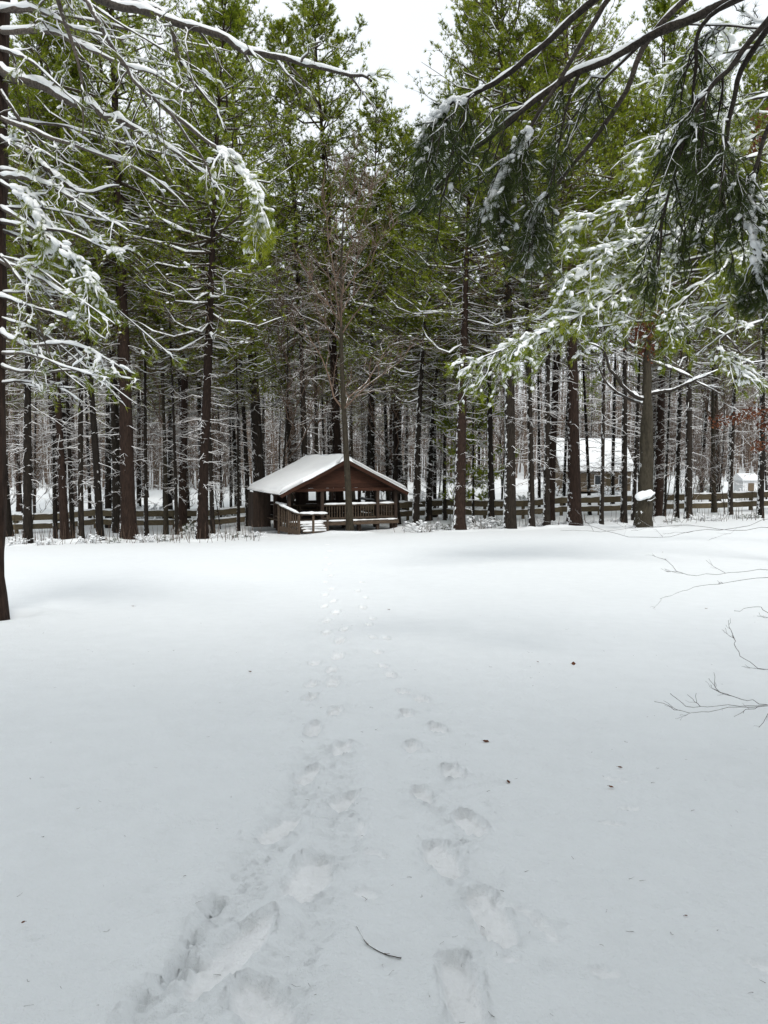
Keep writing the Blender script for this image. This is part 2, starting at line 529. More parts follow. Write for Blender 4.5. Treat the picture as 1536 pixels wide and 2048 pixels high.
# ------------------------------------------------------------------ the snow-covered ground, trodden by two lines of boots
# (far end px, near end px, half width in px, depth in m)
PRINTS = [
    # left line
    ((500, 1985), (560, 2060), 52, .10), ((515, 1848), (405, 1965), 46, .11), ((636, 1722), (600, 1782), 40, .11),
    ((585, 1632), (530, 1672), 22, .08), ((700, 1585), (668, 1612), 24, .10), ((628, 1532), (603, 1556), 17, .08),
    ((690, 1483), (680, 1500), 18, .09), ((630, 1445), (622, 1468), 14, .09), ((672, 1414), (668, 1428), 13, .08),
    ((626, 1390), (616, 1402), 12, .09), ((668, 1357), (664, 1372), 12, .08), ((630, 1364), (618, 1374), 11, .08), ((666, 1334), (662, 1345), 11, .08),
    ((678, 1306), (674, 1317), 12, .10), ((632, 1321), (626, 1330), 10, .07), ((682, 1276), (678, 1286), 9, .07),
    ((655, 1262), (650, 1270), 9, .07), ((690, 1256), (686, 1264), 8, .07), ((655, 1238), (650, 1245), 8, .07),
    ((674, 1222), (670, 1229), 8, .07), ((650, 1210), (647, 1216), 7, .07), ((668, 1200), (664, 1205), 7, .07), ((652, 1188), (650, 1192), 6, .07),
    ((664, 1176), (661, 1180), 6, .07), ((652, 1163), (650, 1166), 5, .07), ((662, 1150), (660, 1153), 5, .07), ((652, 1138), (650, 1141), 5, .07),
    ((660, 1126), (658, 1129), 5, .07), ((653, 1114), (652, 1116), 5, .07), ((661, 1100), (660, 1102), 4, .07), ((655, 1088), (654, 1090), 4, .07),
    # right line
    ((908, 1925), (945, 2052), 38, .11), ((958, 1785), (1008, 1880), 33, .11), ((868, 1690), (898, 1738), 30, .10),
    ((928, 1632), (955, 1660), 26, .10), ((838, 1575), (850, 1600), 17, .09), ((898, 1532), (912, 1553), 18, .10),
    ((822, 1484), (828, 1498), 14, .09), ((870, 1450), (880, 1464), 14, .09), ((810, 1422), (816, 1432), 11, .08), ((838, 1394), (850, 1405), 13, .09),
    ((803, 1380), (812, 1389), 11, .08), ((778, 1345), (784, 1355), 9, .07), ((764, 1330), (770, 1337), 8, .07), ((754, 1300), (758, 1308), 8, .07),
    ((770, 1272), (775, 1279), 7, .07), ((744, 1270), (748, 1277), 7, .07), ((736, 1246), (740, 1252), 6, .07), ((744, 1234), (747, 1239), 6, .07),
    ((724, 1212), (728, 1218), 6, .07), ((730, 1193), (733, 1197), 5, .07), ((715, 1180), (717, 1184), 5, .07), ((722, 1163), (724, 1166), 5, .07),
    # small dropped-snow pits and scuffs beside the tracks
    ((735, 1702), (770, 1710), 9, .04), ((716, 1780), (748, 1790), 12, .04), ((722, 1642), (724, 1668), 9, .04), ((1192, 1944), (1232, 1952), 15, .03),
    ((1500, 1925), (1550, 1945), 14, .03), ((1205, 1640), (1240, 1645), 8, .03), ((1215, 1555), (1250, 1560), 7, .03), ((1240, 1612), (1275, 1616), 7, .025),
    ((1010, 1915), (1030, 1920), 10, .03), ((975, 1790), (1085, 1840), 10, .03), ((1060, 1825), (1110, 1880), 12, .03),
]
FURROWS = [   # dragged-boot furrows of the left line (pixels), half width px, depth
    ([(310, 2060), (390, 1930), (440, 1850), (540, 1690), (600, 1600), (630, 1500)], 60, .045),
    ([(560, 2060), (600, 1900), (640, 1790), (680, 1690), (690, 1560), (688, 1500)], 52, .035),
    ([(340, 1960), (400, 1840), (435, 1790)], 16, .06), ([(240, 2060), (330, 1950)], 24, .03),
    ([(905, 2000), (960, 1850), (900, 1740), (945, 1660), (850, 1600), (905, 1550)], 26, .012),
]
side = np.concatenate([np.geomspace(1.70, 4.0, 26), np.arange(4.2, 19, .22), np.geomspace(19.2, 260, 26)])
gx = np.concatenate([-side[::-1], np.arange(-1.68, 1.69, 0.018), side])
st = np.arange(1.9, 6.2, 0.018)
mid = [6.2]
while mid[-1] < 48: mid.append(mid[-1] + 0.0042 * mid[-1])
far = [mid[-1]]
while far[-1] < 420: far.append(far[-1] * 1.035)
gy = np.concatenate([-np.geomspace(0.6, 70, 24)[::-1], np.arange(-0.5, 1.9, 0.08), st, mid[1:], far[1:]])
XX, YY = np.meshgrid(gx, gy)

def seg_dist(ax, ay, bx, by, X, Y):
    dx, dy = bx - ax, by - ay
    L2 = dx * dx + dy * dy + 1e-9
    t = np.clip(((X - ax) * dx + (Y - ay) * dy) / L2, 0, 1)
    return np.hypot(X - ax - t * dx, Y - ay - t * dy), t

LATSIGN = -1.0
def win(cx, cy, rx, ry):
    i0, i1 = np.searchsorted(gy, (cy - ry, cy + ry)); j0, j1 = np.searchsorted(gx, (cx - rx, cx + rx))
    return (slice(i0, i1), slice(j0, j1))
def trodden(X, Y):
    H = np.zeros_like(X)
    wob = fbm(X * 14, Y * 14, 40, 3)
    fine = fbm(X * 33, Y * 33, 60, 3)
    near = sstep(13, 7, Y)
    Xa, Ya, wa, fa, na = X, Y, wob, fine, near
    for pts, hw, dep in FURROWS:
        g = [G(*p) for p in pts]
        W_ = (slice(*np.searchsorted(gy, (1.5, 9))), slice(*np.searchsorted(gx, (-2.5, 2.5))))
        X, Y, wob, fine, near = Xa[W_], Ya[W_], wa[W_], fa[W_], na[W_]
        best = np.full(X.shape, 9.0)
        wl_ = hw / F_PX * np.hypot(g[len(g) // 2][0], g[len(g) // 2][1])
        for a, b in zip(g[:-1], g[1:]):
            d, _ = seg_dist(a[0], a[1], b[0], b[1], X, Y)
            best = np.minimum(best, d)
        k = 1 - sstep(0.3 * wl_, 1.15 * wl_, best + wob * 0.03)
        H[W_] -= dep * 0.62 * k * (0.75 + 0.8 * fine * k)
        H[W_] += 0.012 * np.exp(-((best - wl_ * 1.25) / (0.35 * wl_)) ** 2) * (1 + wob)
        H[W_] += k * (0.012 * fine + 0.010 * fbm(X * 70, Y * 60, 160, 2) * near)
    X, Y, wob, fine, near = Xa, Ya, wa, fa, na
    for far_, near_, hw, dep in PRINTS:
        a, b = G(*far_), G(*near_)
        dist = 0.5 * (a[1] + b[1])
        w = max(hw / F_PX * dist * 1.08, 0.045 if dep > .05 else 0.02)
        m = win(0.5 * (a[0] + b[0]), dist, 1.2, 1.6)
        x, y = X[m], Y[m]
        # the near end is drawn in a little: what one sees of a pit is its far wall and floor
        d, t = seg_dist(a[0], a[1], b[0], b[1], x, y)
        ww = w * (0.86 + 0.25 * np.sin(t * 3.14))
        q = d / ww + 0.12 * wob[m] + 0.035 * fine[m]
        k = 1 - sstep(0.74, 1.08, q)
        # the boot drags in and digs at its far, left end: the floor slopes up towards the near end
        lat = np.clip(-((x - a[0]) * (b[1] - a[1]) - (y - a[1]) * (b[0] - a[0])) / (math.hypot(b[0] - a[0], b[1] - a[1]) + 1e-6) / ww, -1, 1)
        tt = np.clip(((x - a[0]) * (b[0] - a[0]) + (y - a[1]) * (b[1] - a[1])) / ((b[0] - a[0]) ** 2 + (b[1] - a[1]) ** 2 + 1e-9), -0.25, 1.2)
        h = -dep * 0.38 * k * np.clip(1.0 - 0.22 * tt + 0.20 * lat * LATSIGN, .12, 1.4)
        h += k * 0.008 * fine[m]
        PRINT_LIGHT[m] = np.maximum(PRINT_LIGHT[m], (1 - sstep(0.70, 0.98, q)) * (1 if dep > .05 else .6))
        h += (0.010 if dep > .05 else 0.003) * np.exp(-((q - 1.22) / 0.16) ** 2) * np.clip(.8 + 1.0 * wob[m] + .5 * fine[m], 0, 2.5)
        H[m] = np.where(k > 0.02, np.minimum(H[m] * (1 - 0.4 * k) + h, H[m] * 0.6 + h), H[m] + h)
    # fallen powder: many faint little pits and crumbs
    pr = np.random.default_rng(31)
    for _ in range(1300):
        y0 = 2.0 + 9 * pr.random() ** 1.5; x0 = pr.uniform(-1, 1) * (0.55 * y0)
        r0 = pr.uniform(0.012, 0.04); dp = pr.uniform(-0.012, 0.008)
        m = win(x0, y0, r0 * 4, r0 * 4)
        q = ((X[m] - x0) / (r0 * 1.8)) ** 2 + ((Y[m] - y0) / r0) ** 2
        H[m] += dp * np.exp(-q * 1.5)
    PG = [(G(*q[0]), G(*q[1])) for q in PRINTS]
    for _ in range(900):
        k_ = int(pr.integers(0, 26)) if pr.random() < .7 else int(pr.integers(32, 44))
        a, b = PG[k_]; t_ = pr.random()
        x0 = a[0] + (b[0] - a[0]) * t_ + pr.normal() * .13; y0 = a[1] + (b[1] - a[1]) * t_ + pr.normal() * .14
        r0 = pr.uniform(.008, .022)
        m = win(x0, y0, r0 * 3, r0 * 3)
        H[m] += r0 * .75 * np.exp(-(((X[m] - x0) / r0) ** 2 + ((Y[m] - y0) / r0) ** 2) ** 1.5)
    # a soft wind-crust lip on the left and slow swells
    g = [G(180, 1612), G(300, 1610), G(380, 1640), G(450, 1630)]
    best = np.full(X.shape, 9.0)
    for a, b in zip(g[:-1], g[1:]):
        d, _ = seg_dist(a[0], a[1], b[0], b[1], X, Y); best = np.minimum(best, d)
    H += 0.022 * np.exp(-(best / 0.06) ** 2)
    H += 0.010 * fbm(X * 1.3, Y * 0.8, 77, 3) * sstep(1.5, 3, Y) + 0.0055 * fbm(X * 5, Y * 3.2, 90, 4) * near + 0.0026 * fbm(X * 26, Y * 20, 190, 2) * near
    # a raised, trampled lip where the path meets the shelter
    H += 0.16 * np.exp(-((X + 2.6) / 2.2) ** 2 - ((Y - 38.5) / 1.3) ** 2)
    return H

PRINT_LIGHT = np.zeros_like(XX)
ZZ = gz0(XX, YY) + trodden(XX, YY)
_r = np.hypot(XX - P(-16, 1240, 10.5)[0], YY - 10.5)
ZZ += -.10 * np.exp(-(_r / .38) ** 2) + .07 * np.exp(-((_r - .7) / .3) ** 2) * (1 + .4 * fbm(XX * 3, YY * 3, 12, 2))
WELLS = [(52,36.5),(108,40),(127,38),(142,40),(160,38),(198,37.5),(255,38),(291,43),(352,42),(402,37.5),(424,43),(476,47),(832,44),(919,39.5),(983,44),(1020,39.5),(1064,40),(1094,40.5),(1150,40.5),(1204,41),(1249,42),(1290,36),(1354,45),(1378,44),(700,39.2)]
_m = (YY > 33) & (YY < 50) & (np.abs(XX) < 24)
for _px, _d in WELLS:
    _x = (_px - CX) / F_PX * _d
    _r = np.hypot(XX[_m] - _x, (YY[_m] - _d) * 1.1)
    ZZ[_m] += -.16 * np.exp(-(_r / .55) ** 2) + .10 * np.exp(-((_r - .95) / .38) ** 2)
ny, nx = XX.shape
gi = np.arange(nx * ny).reshape(ny, nx)
gm = MB().add(np.stack([XX, YY, ZZ], -1), np.stack([gi[:-1, :-1], gi[:-1, 1:], gi[1:, 1:], gi[1:, :-1]], -1))
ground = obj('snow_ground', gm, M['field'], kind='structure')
pa = ground.data.attributes.new('packed', 'FLOAT', 'POINT')  # mask of the print floors; also carries their painted brightness
pa.data.foreach_set('value', PRINT_LIGHT.ravel().astype(np.float32))

def gz(x, y):
    return float(gz0(x, y))

def snow_strip(mb, Pn, R, r, lift=0.55, w=1.0, S=6, lump=0.25):
    """a lumpy ridge of snow lying along the upper side of polylines"""
    Pn = np.asarray(Pn, float).copy(); R = np.asarray(R, float)
    if Pn.ndim == 2: Pn, R = Pn[None], R[None]
    N, K, _ = Pn.shape
    f = np.clip(1 + r.normal(size=(N, K)) * lump, 0.25, 1.9)
    Pn[..., 2] += R * lift
    T = unit(np.gradient(Pn, axis=1))
    flat = np.clip(1.15 - np.abs(T[..., 2]) ** 2, 0.2, 1.0)
    rr = R * w * f * flat
    rr[:, 0] *= 0.3; rr[:, -1] *= 0.25
    tubes(mb, Pn, rr, S)

# ------------------------------------------------------------------ a forest pine: trunk, deadwood, branchwork, foliage, snow cover
def pine_meshes(name, seed, H, rad, cb, rmax, bark, dens=1.0, snow=0.06, dead=1.0, brown=0.50, lean=0.0, lod=1.0, leafy_low=0.0):
    r = np.random.default_rng(seed)
    out = {}
    K = 26
    s = np.linspace(0, 1, K)
    ax = np.stack([lean * s ** 1.5 * H * 0.05 + 0.10 * np.sin(s * 5 + seed) * s, 0.10 * np.cos(s * 4 + seed * 2) * s - 0.10 * s, s * H - 0.25], 1)
    rr = rad * ((1 - s) ** 0.85 * 0.97 + 0.03) * (1 + 0.45 * np.exp(-s * 42)) * (1 + r.normal(size=K) * 0.015)
    tm = MB(); tubes(tm, ax, rr, 11)
    # roughen the round section
    v = np.concatenate(tm.v); v[:, :2] += (r.normal(size=(len(v), 2)) * rad * 0.035)
    tm.v = [v]
    # broken branch knots
    out['trunk'] = (tm.mesh(name + '_trunk', bark), None)
    def at(z):
        f = np.clip(z / H, 0, 0.999) * (K - 1); k = f.astype(int); w = (f - k)[:, None]
        return ax[k] * (1 - w) + ax[k + 1] * w
    # dead branches, whorl by whorl, under the crown
    nd = int(98 * dead)
    zw = r.uniform(2.2, cb + 3.5, nd); zw = np.where(r.random(nd) < 0.7, np.round(zw / 0.55) * 0.55, zw) + r.normal(size=nd) * 0.05
    az = r.uniform(0, 2 * math.pi, nd)
    D = np.stack([np.cos(az), np.sin(az), r.normal(size=nd) * 0.16 - 0.04], 1)
    L = r.uniform(0.5, 2.3, nd) * (0.45 + 0.55 * sstep(1.5, cb, zw))
    k4 = np.linspace(0, 1, 4)
    Q = at(zw)[:, None] + D[:, None] * (L[:, None] * k4)[..., None]
    Q[..., 2] -= 0.10 * L[:, None] * k4 ** 2
    Q += r.normal(size=Q.shape) * 0.04 * (k4 > 0)[None, :, None] * L[:, None, None]
    dm = MB(); tubes(dm, Q, taper(nd, 4, 0.022 + 0.005 * L, 0.008), 3)
    q2, i2, _ = offshoots(Q, int(3 * lod + 1), 0.25, 1.0, L * 0.40, 50, r, K=3, droop=0.15, tip=0.5)
    tubes(dm, q2, taper(len(q2), 3, 0.011, 0.005), 3)
    out['deadwood'] = (dm.mesh(name + '_deadwood', M['deadwood']), 'stuff')
    # live crown
    zs, zz = [], cb
    while zz < H - 0.5:
        zs.append(zz); zz += r.uniform(0.42, 0.75)
    brs, lens = [], []
    for z in zs:
        u = (z - cb) / (H - cb)
        prof = min(1.0, 0.6 + 1.6 * u) * (1 - u) ** 0.6 * 1.12 * r.uniform(.8, 1.25)
        for j in range(r.integers(4, 7)):
            a = r.uniform(0, 6.283); Lb = rmax * prof * r.uniform(0.5, 1.35) + 0.35
            el = -0.12 + 0.95 * u ** 1.3 + r.normal() * 0.12
            sx = np.linspace(0, 1, 6)
            d = np.array((math.cos(a), math.sin(a), 0))
            p = at(np.array([z]))[0] + d * (Lb * sx * math.cos(el))[:, None]
            p[:, 2] += Lb * (sx * math.sin(el) - 0.22 * (1 - u) * sx * (1 - sx) * 2 + 0.20 * sx ** 3)
            p += r.normal(size=p.shape) * 0.035 * Lb * (sx > 0)[:, None]
            brs.append(p); lens.append(Lb)
    B = np.array(brs); L = np.array(lens)
    bm_ = MB(); tubes(bm_, B, taper(len(B), 6, 0.018 + 0.011 * L, 0.008), 4)
    q2, i2, t2 = offshoots(B, int(12.5 * dens + 1), 0.26, 1.0, L * 0.36, 48, r, K=4, up=0.14, droop=-0.12, tip=0.55)
    tubes(bm_, q2, taper(len(q2), 4, 0.011, 0.005), 3)
    out['branchwork'] = (bm_.mesh(name + '_branchwork', M['crownwood']), 'stuff')
    # needles along the shoots
    n3 = 7
    idx = np.repeat(np.arange(len(q2)), n3); tt = np.tile(np.linspace(0.15, 1.0, n3), len(q2)) + r.normal(size=len(q2) * n3) * 0.06
    pos, T = along(q2, idx, tt)
    keep = r.random(len(pos)) < np.clip(0.67 + 0.5 * vnoise(pos[:, 0] * 0.7 + 3 * pos[:, 2], pos[:, 1] * 0.7 + 1.7 * pos[:, 2], seed), 0.12, 1)
    pos, T = pos[keep], T[keep]
    pos = pos + r.normal(size=pos.shape) * 0.05
    T = unit(T + np.array([[0, 0, 0.45]]) + r.normal(size=T.shape) * 0.3)
    # the lowest whorls hold browned, thin needles
    u = (pos[:, 2] - cb) / (H - cb)
    bro = r.random(len(pos)) < brown * np.clip(1.6 - u * 4.0, 0, 3)
    fm = MB(); tufts(fm, pos[~bro], T[~bro], r.uniform(0.14, 0.23, (~bro).sum()), nb=9, w=0.032, r=r)
    out['foliage'] = (fm.mesh(name + '_foliage', M['needle'], False), 'stuff')
    if bro.any():
        fb = MB(); tufts(fb, pos[bro], T[bro], r.uniform(0.10, 0.17, bro.sum()), nb=5, w=0.018, r=r)
        out['browned_foliage'] = (fb.mesh(name + '_browned_foliage', M['needle_dead'], False), 'stuff')
    # settled snow on sprays and limbs
    sm = MB()
    ks = r.random(len(pos)) < snow * np.clip(0.9 + 1.2 * vnoise(pos[:, 0] * 1.1, pos[:, 1] * 1.1 + pos[:, 2], seed + 5), 0, 3)
    sz = r.uniform(0.04, 0.09, ks.sum())
    blobs(sm, pos[ks] + np.array([[0, 0, 0.05]]), np.stack([sz * 1.5, sz, sz * 0.55], 1), T[ks] * np.array([[1, 1, 0.2]]), r=r)
    kb = r.random(len(B)) < min(1, snow * 7)
    snow_strip(sm, B[kb], taper(kb.sum(), 6, 0.02 + 0.012 * L[kb], 0.018), r, 0.8, 1.0, 5)
    out['snow_cover'] = (sm.mesh(name + '_snow_cover', M['snow']), 'stuff')
    return out

def build_tree(parts, nm, label, cat, loc=(0, 0, 0), group=None):
    t = thing(nm, label, cat, loc, 0, group)
    for k, (me, kind) in parts.items():
        link(k, me, t, kind)
    return t

# ------------------------------------------------------------------ a bare broadleaf tree
def bare_meshes(name, seed, H, rad, bark, fork=0.35, spread=38, n1=9, n2=9, n3=9, snow=0.5, trunk_pts=None, fine=0.008):
    r = np.random.default_rng(seed)
    K = 16
    s = np.linspace(0, 1, K)
    ax = np.stack([0.25 * np.sin(s * 4 + seed), 0.25 * np.cos(s * 3 + seed) - 0.25 * np.cos(seed), s * H - 0.2], 1)
    ax[:, 0] -= ax[0, 0]
    rr = rad * ((1 - s) ** 0.9 * 0.97 + 0.03) * (1 + 0.35 * np.exp(-s * 30))
    tm = MB(); tubes(tm, ax, rr, 10)
    out = {'trunk': (tm.mesh(name + '_trunk', bark), None)}
    A = ax[None]
    q1, i1, t1 = offshoots(A, n1 * 2, fork, 0.98, H * 0.42, spread, r, K=6, up=0.35, droop=-0.15, tip=0.7, flat=0.0, wob=0.03)
    L1 = np.linalg.norm(q1[:, -1] - q1[:, 0], axis=1)
    bm_ = MB(); tubes(bm_, q1, taper(len(q1), 6, rad * 0.42 * (1.1 - t1), 0.012), 5)
    q2, i2, t2 = offshoots(q1, n2, 0.2, 1.0, L1 * 0.42, 40, r, K=5, up=0.2, droop=-0.1, tip=0.5, flat=0.2)
    L2 = np.linalg.norm(q2[:, -1] - q2[:, 0], axis=1)
    tubes(bm_, q2, taper(len(q2), 5, 0.012 + 0.008 * L2, 0.007), 4)
    out['branchwork'] = (bm_.mesh(name + '_branchwork', M['twig'] if bark is not M['bark_pale'] else M['crownwood']), 'stuff')
    q3, i3, t3 = offshoots(q2, n3, 0.1, 1.0, L2 * 0.45 + 0.12, 38, r, K=4, up=0.15, droop=-0.05, tip=0.4, flat=0.2)
    m3 = MB(); tubes(m3, q3, taper(len(q3), 4, fine, fine * 0.5), 3)
    out['twigs'] = (m3.mesh(name + '_twigs', M['twig']), 'stuff')
    sm = MB()
    snow_strip(sm, q1, taper(len(q1), 6, rad * 0.34 * (1.1 - t1), 0.016), r, 0.9, snow, 5)
    kk = r.random(len(q2)) < snow
    snow_strip(sm, q2[kk], taper(kk.sum(), 5, 0.02, 0.012), r, 0.9, 1.0, 4)
    out['snow_cover'] = (sm.mesh(name + '_snow_cover', M['snow']), 'stuff')
    return out

# ------------------------------------------------------------------ the woods
NK = {}
def proto(key, *a, **k):
    NK[key] = (pine_meshes(key, *a, **k))
proto('broad_pine', 11, 29.5, .31, 12.5, 4.6, M['bark'], dens=1.15, snow=.045, lean=.6)
proto('tall_pine', 23, 28.0, .27, 11.0, 4.1, M['bark_red'], dens=1.1, snow=.045, lean=-.8)
proto('old_pine', 37, 30.5, .36, 14.0, 5.0, M['bark_red'], dens=1.1, snow=.04, lean=.3)
proto('mid_pine', 41, 24.5, .22, 9.5, 3.6, M['bark'], dens=1.1, snow=.05, lean=1.0)
proto('slim_pine', 53, 22.0, .13, 10.5, 2.5, M['bark'], dens=.9, snow=.05, lean=-.5, dead=.8)
proto('young_pine', 67, 11.5, .09, 1.8, 1.9, M['bark'], dens=1.0, snow=.10, dead=.1, brown=.1)
BK = {'broad_tree': bare_meshes('broad_tree', 5, 19, .17, M['bark_mid'], fork=.32, snow=.22),
      'thin_tree': bare_meshes('thin_tree', 9, 13, .085, M['bark'], fork=.28, n1=8, n2=8, n3=8, snow=.35),
      'sapling': bare_meshes('sapling', 15, 6.0, .035, M['bark'], fork=.15, n1=9, n2=7, n3=5, snow=.9, fine=.006)}
RADII = {'broad_pine': .31, 'tall_pine': .27, 'old_pine': .36, 'mid_pine': .22, 'slim_pine': .13, 'young_pine': .09, 'broad_tree': .17, 'thin_tree': .085, 'sapling': .035}
ROOTS = {}
trng = np.random.default_rng(101)

def plant(px, d, key, label, wpx=None, group=None, hs=1.0, lean=0.0, x=None, cat=None):
    """stand one tree in the woods; wpx is its trunk's width in the photograph"""
    if x is None: x = (px - CX) / F_PX * d * (1 / math.cos(PITCH)) * 0.998
    nm = 'pine_tree' if key in NK else 'bare_tree'
    sx = hs
    if wpx: sx = min(1.35, max(0.7, (wpx / F_PX * d / 2) / RADII[key]))
    loc = (x, d, gz(x, d) - 0.05)
    rz = trng.uniform(0, 6.283)
    sc = (sx, sx, hs)
    tl = (trng.normal() * .008, lean + trng.normal() * .006)
    c = cat or ('pine tree' if key in NK else 'bare tree')
    if key in ROOTS:
        return dup(ROOTS[key], label, group, loc, rz, sc, tl, c)
    t = build_tree(NK[key] if key in NK else BK[key], nm, label, c, loc, group)
    t.rotation_euler = (tl[0], tl[1], rz); t.scale = sc
    ROOTS[key] = t
    return t

# the trunks one can point to, from left to right
FRONT = [
 (52, 36.5, 'mid_pine', 18, 1.0, 0, 'dark far pine standing closest to the huge near trunk at the left edge'),
 (108, 40, 'slim_pine', 9, 1.0, 0, 'slim dark pine between the two leftmost stout trunks of the far tree line'),
 (127, 38, 'tall_pine', 17, .95, 0, 'stout dark pine third from the left edge, paired with a slimmer one close by'),
 (142, 40, 'slim_pine', 10, 1.05, .01, 'slimmer dark pine pressed against a stout trunk left of the reddish pine'),
 (160, 38, 'slim_pine', 12, 1.0, 0, 'straight black pine pole just right of a close pair of trunks on the left'),
 (198, 37.5, 'mid_pine', 15, 1.0, 0, 'snow-flecked pine midway between the black pole and the broad reddish trunk at left'),
 (255, 38, 'old_pine', 31, 1.0, 0, 'broad reddish-brown pine trunk, thickest of the far tree line left of the shelter'),
 (291, 43, 'slim_pine', 9, 1.0, 0, 'thin pine pole just right of the broad reddish trunk left of the shelter'),
 (352, 42, 'slim_pine', 8, .9, 0, 'thin lone pine pole halfway between the reddish trunk and the slightly leaning pine'),
 (402, 37.5, 'tall_pine', 23, .93, -.02, 'tall pine leaning slightly left, first big trunk left of the shelter'),
 (424, 43, 'slim_pine', 10, .9, .02, 'slim pine that angles away to the right behind the slightly leaning big pine'),
 (476, 47, 'slim_pine', 7, .8, 0, 'very thin pole beside the left eave of the shelter roof'),
 (496, 51, 'mid_pine', 11, .9, 0, 'dim slim pine behind the left eave of the shelter, left of the blackest trunk'),
 (521, 50.5, 'broad_pine', 27, 1.13, .015, 'blackest tall pine rising behind the left slope of the shelter roof'),
 (610, 52, 'mid_pine', 15, 1.36, 0, 'brown pine behind the upper part of the shelter roof, left of the ridge'),
 (678, 54, 'tall_pine', 21, 1.25, 0, 'pale brown pine directly behind the shelter ridge'),
 (745, 55, 'slim_pine', 10, 1.36, 0, 'slim pine behind the right slope of the shelter roof close to the ridge'),
 (776, 57, 'slim_pine', 10, 1.0, 0, 'slim pine behind the right slope of the shelter roof close to the eave'),
 (832, 44, 'mid_pine', 15, .82, 0, 'dark pine just off the right eave of the shelter'),
 (857, 50, 'mid_pine', 14, .75, 0, 'dark pine second to the right of the shelter, set back near the fence'),
 (889, 50, 'slim_pine', 8, .9, .01, 'thin leaning pole between two dark pines right of the shelter'),
 (919, 39.5, 'old_pine', 25, .70, .012, 'big reddish-black pine, most prominent trunk right of the shelter'),
 (947, 48, 'young_pine', 6, 1.25, 0, 'slender young pine with bright green foliage low down, right of the big reddish-black trunk'),
 (983, 44, 'mid_pine', 13, 1.18, 0, 'snow-ringed dark pine midway between the big reddish-black trunk and the forked pale tree'),
 (1020, 39.5, 'broad_pine', 24, .98, 0, 'thick black-based pine right of centre with snow ringing its bark'),
 (1064, 40, 'slim_pine', 18, 1.2, 0, 'smooth paler brown pine left of the snow-roofed house'),
 (1094, 40.5, 'mid_pine', 14, 1.05, .012, 'dark pine leaning a little, in front of the left end of the snow-roofed house'),
 (1150, 40.5, 'old_pine', 27, .95, .01, 'broad dark pine standing in front of the snow-roofed house'),
 (1204, 41, 'slim_pine', 9, 1.05, .01, 'thin dark pole in front of the middle of the snow-roofed house'),
 (1249, 42, 'slim_pine', 13, 1.05, .03, 'dark pole leaning right in front of the right end of the snow-roofed house'),
 (1268, 45, 'slim_pine', 9, 1.1, .0, 'black pole half hidden just left of the forked pale tree'),
 (1330, 46, 'slim_pine', 6, .9, 0, 'thinnest pole just right of the forked pale tree'),
 (1354, 45, 'slim_pine', 10, 1.1, .02, 'slim dark pole closely paired with a thicker leaning pine right of the forked pale tree'),
 (1378, 44, 'mid_pine', 15, 1.0, .03, 'dark pine leaning right, thickest trunk right of the forked pale tree'),
 (1462, 48, 'slim_pine', 10, 1.0, .01, 'lone dark pole left of the small white shed'),
 (1522, 44, 'mid_pine', 13, 1.1, .0, 'dark pine at the extreme right edge of the tree line'),
]
for px, d, key, w, hs, ln, lab in FRONT:
    plant(px, d, key, lab, w, hs=hs, lean=ln)
plant(1128, 60, 'slim_pine', 'slim pole just beyond the fence before the left end of the house roof', 7, hs=1.1)
plant(1226, 58, 'slim_pine', 'slim pole just beyond the fence before the right end of the house roof', 8, hs=1.15, lean=.01)
# bare broadleaf trees one can point to
plant(700, 39.2, 'broad_tree', 'slender bare tree standing in front of the shelter gable, twigs spread in a brown haze', 15, hs=.98)
plant(560, 47.5, 'thin_tree', 'bare twiggy tree behind the left slope of the shelter roof', 8, hs=1.15)
plant(800, 49, 'thin_tree', 'bare twiggy tree behind the right eave of the shelter', 8, hs=1.1)
plant(330, 46, 'broad_tree', 'bare tree in the gap right of the broad reddish trunk', 10, hs=1.0)
plant(1430, 50, 'broad_tree', 'bare tree in the gap between the leaning pine and the small white shed', 10, hs=.9)

# the crowded ranks behind: nothing tells one of these from the next
def clear_of(x, y):
    if -10.5 < x < 3 and 38 < y < 50.5: return False
    if 16 < x < 30 and 80 < y < 97: return False
    if 32 < x < 40 and 71 < y < 79: return False
    return True
SIZE = {'broad_pine': 'stout dark', 'tall_pine': 'reddish-brown', 'old_pine': 'thick reddish', 'mid_pine': 'medium dark', 'slim_pine': 'slim dark'}
GAPS = [(255, 'left of the broad reddish trunk'), (402, 'between broad reddish trunk and left-leaning pine'), (500, 'between the left-leaning pine and shelter'),
        (693, "behind the shelter's left half"), (822, "behind the shelter's right half"), (919, 'between the shelter and big reddish-black trunk'),
        (1020, 'right of the big reddish-black trunk'), (1150, 'left of the broad house-front pine'), (1290, 'between house-front pine and forked tree'),
        (1378, 'just right of the forked tree'), (9999, 'right of the right-leaning pine')]
ORD = ['first', 'second', 'third', 'fourth', 'fifth', 'sixth', 'seventh', 'eighth', 'ninth', 'tenth', 'eleventh', 'twelfth']
def single_out(made, what):
    """give each of a scattered kind a label that says where among the landmarks it stands"""
    made = sorted(made, key=lambda q: q[0]); lo = -9999
    for hi, where in GAPS:
        part = [q for q in made if lo <= q[0] < hi]; lo = hi
        for k, (px, size, o) in enumerate(part):
            o['label'] = (size + ' ' + what + (', ' if len(part) == 1 else ', %s from left, ' % ORD[k]) + where).strip()
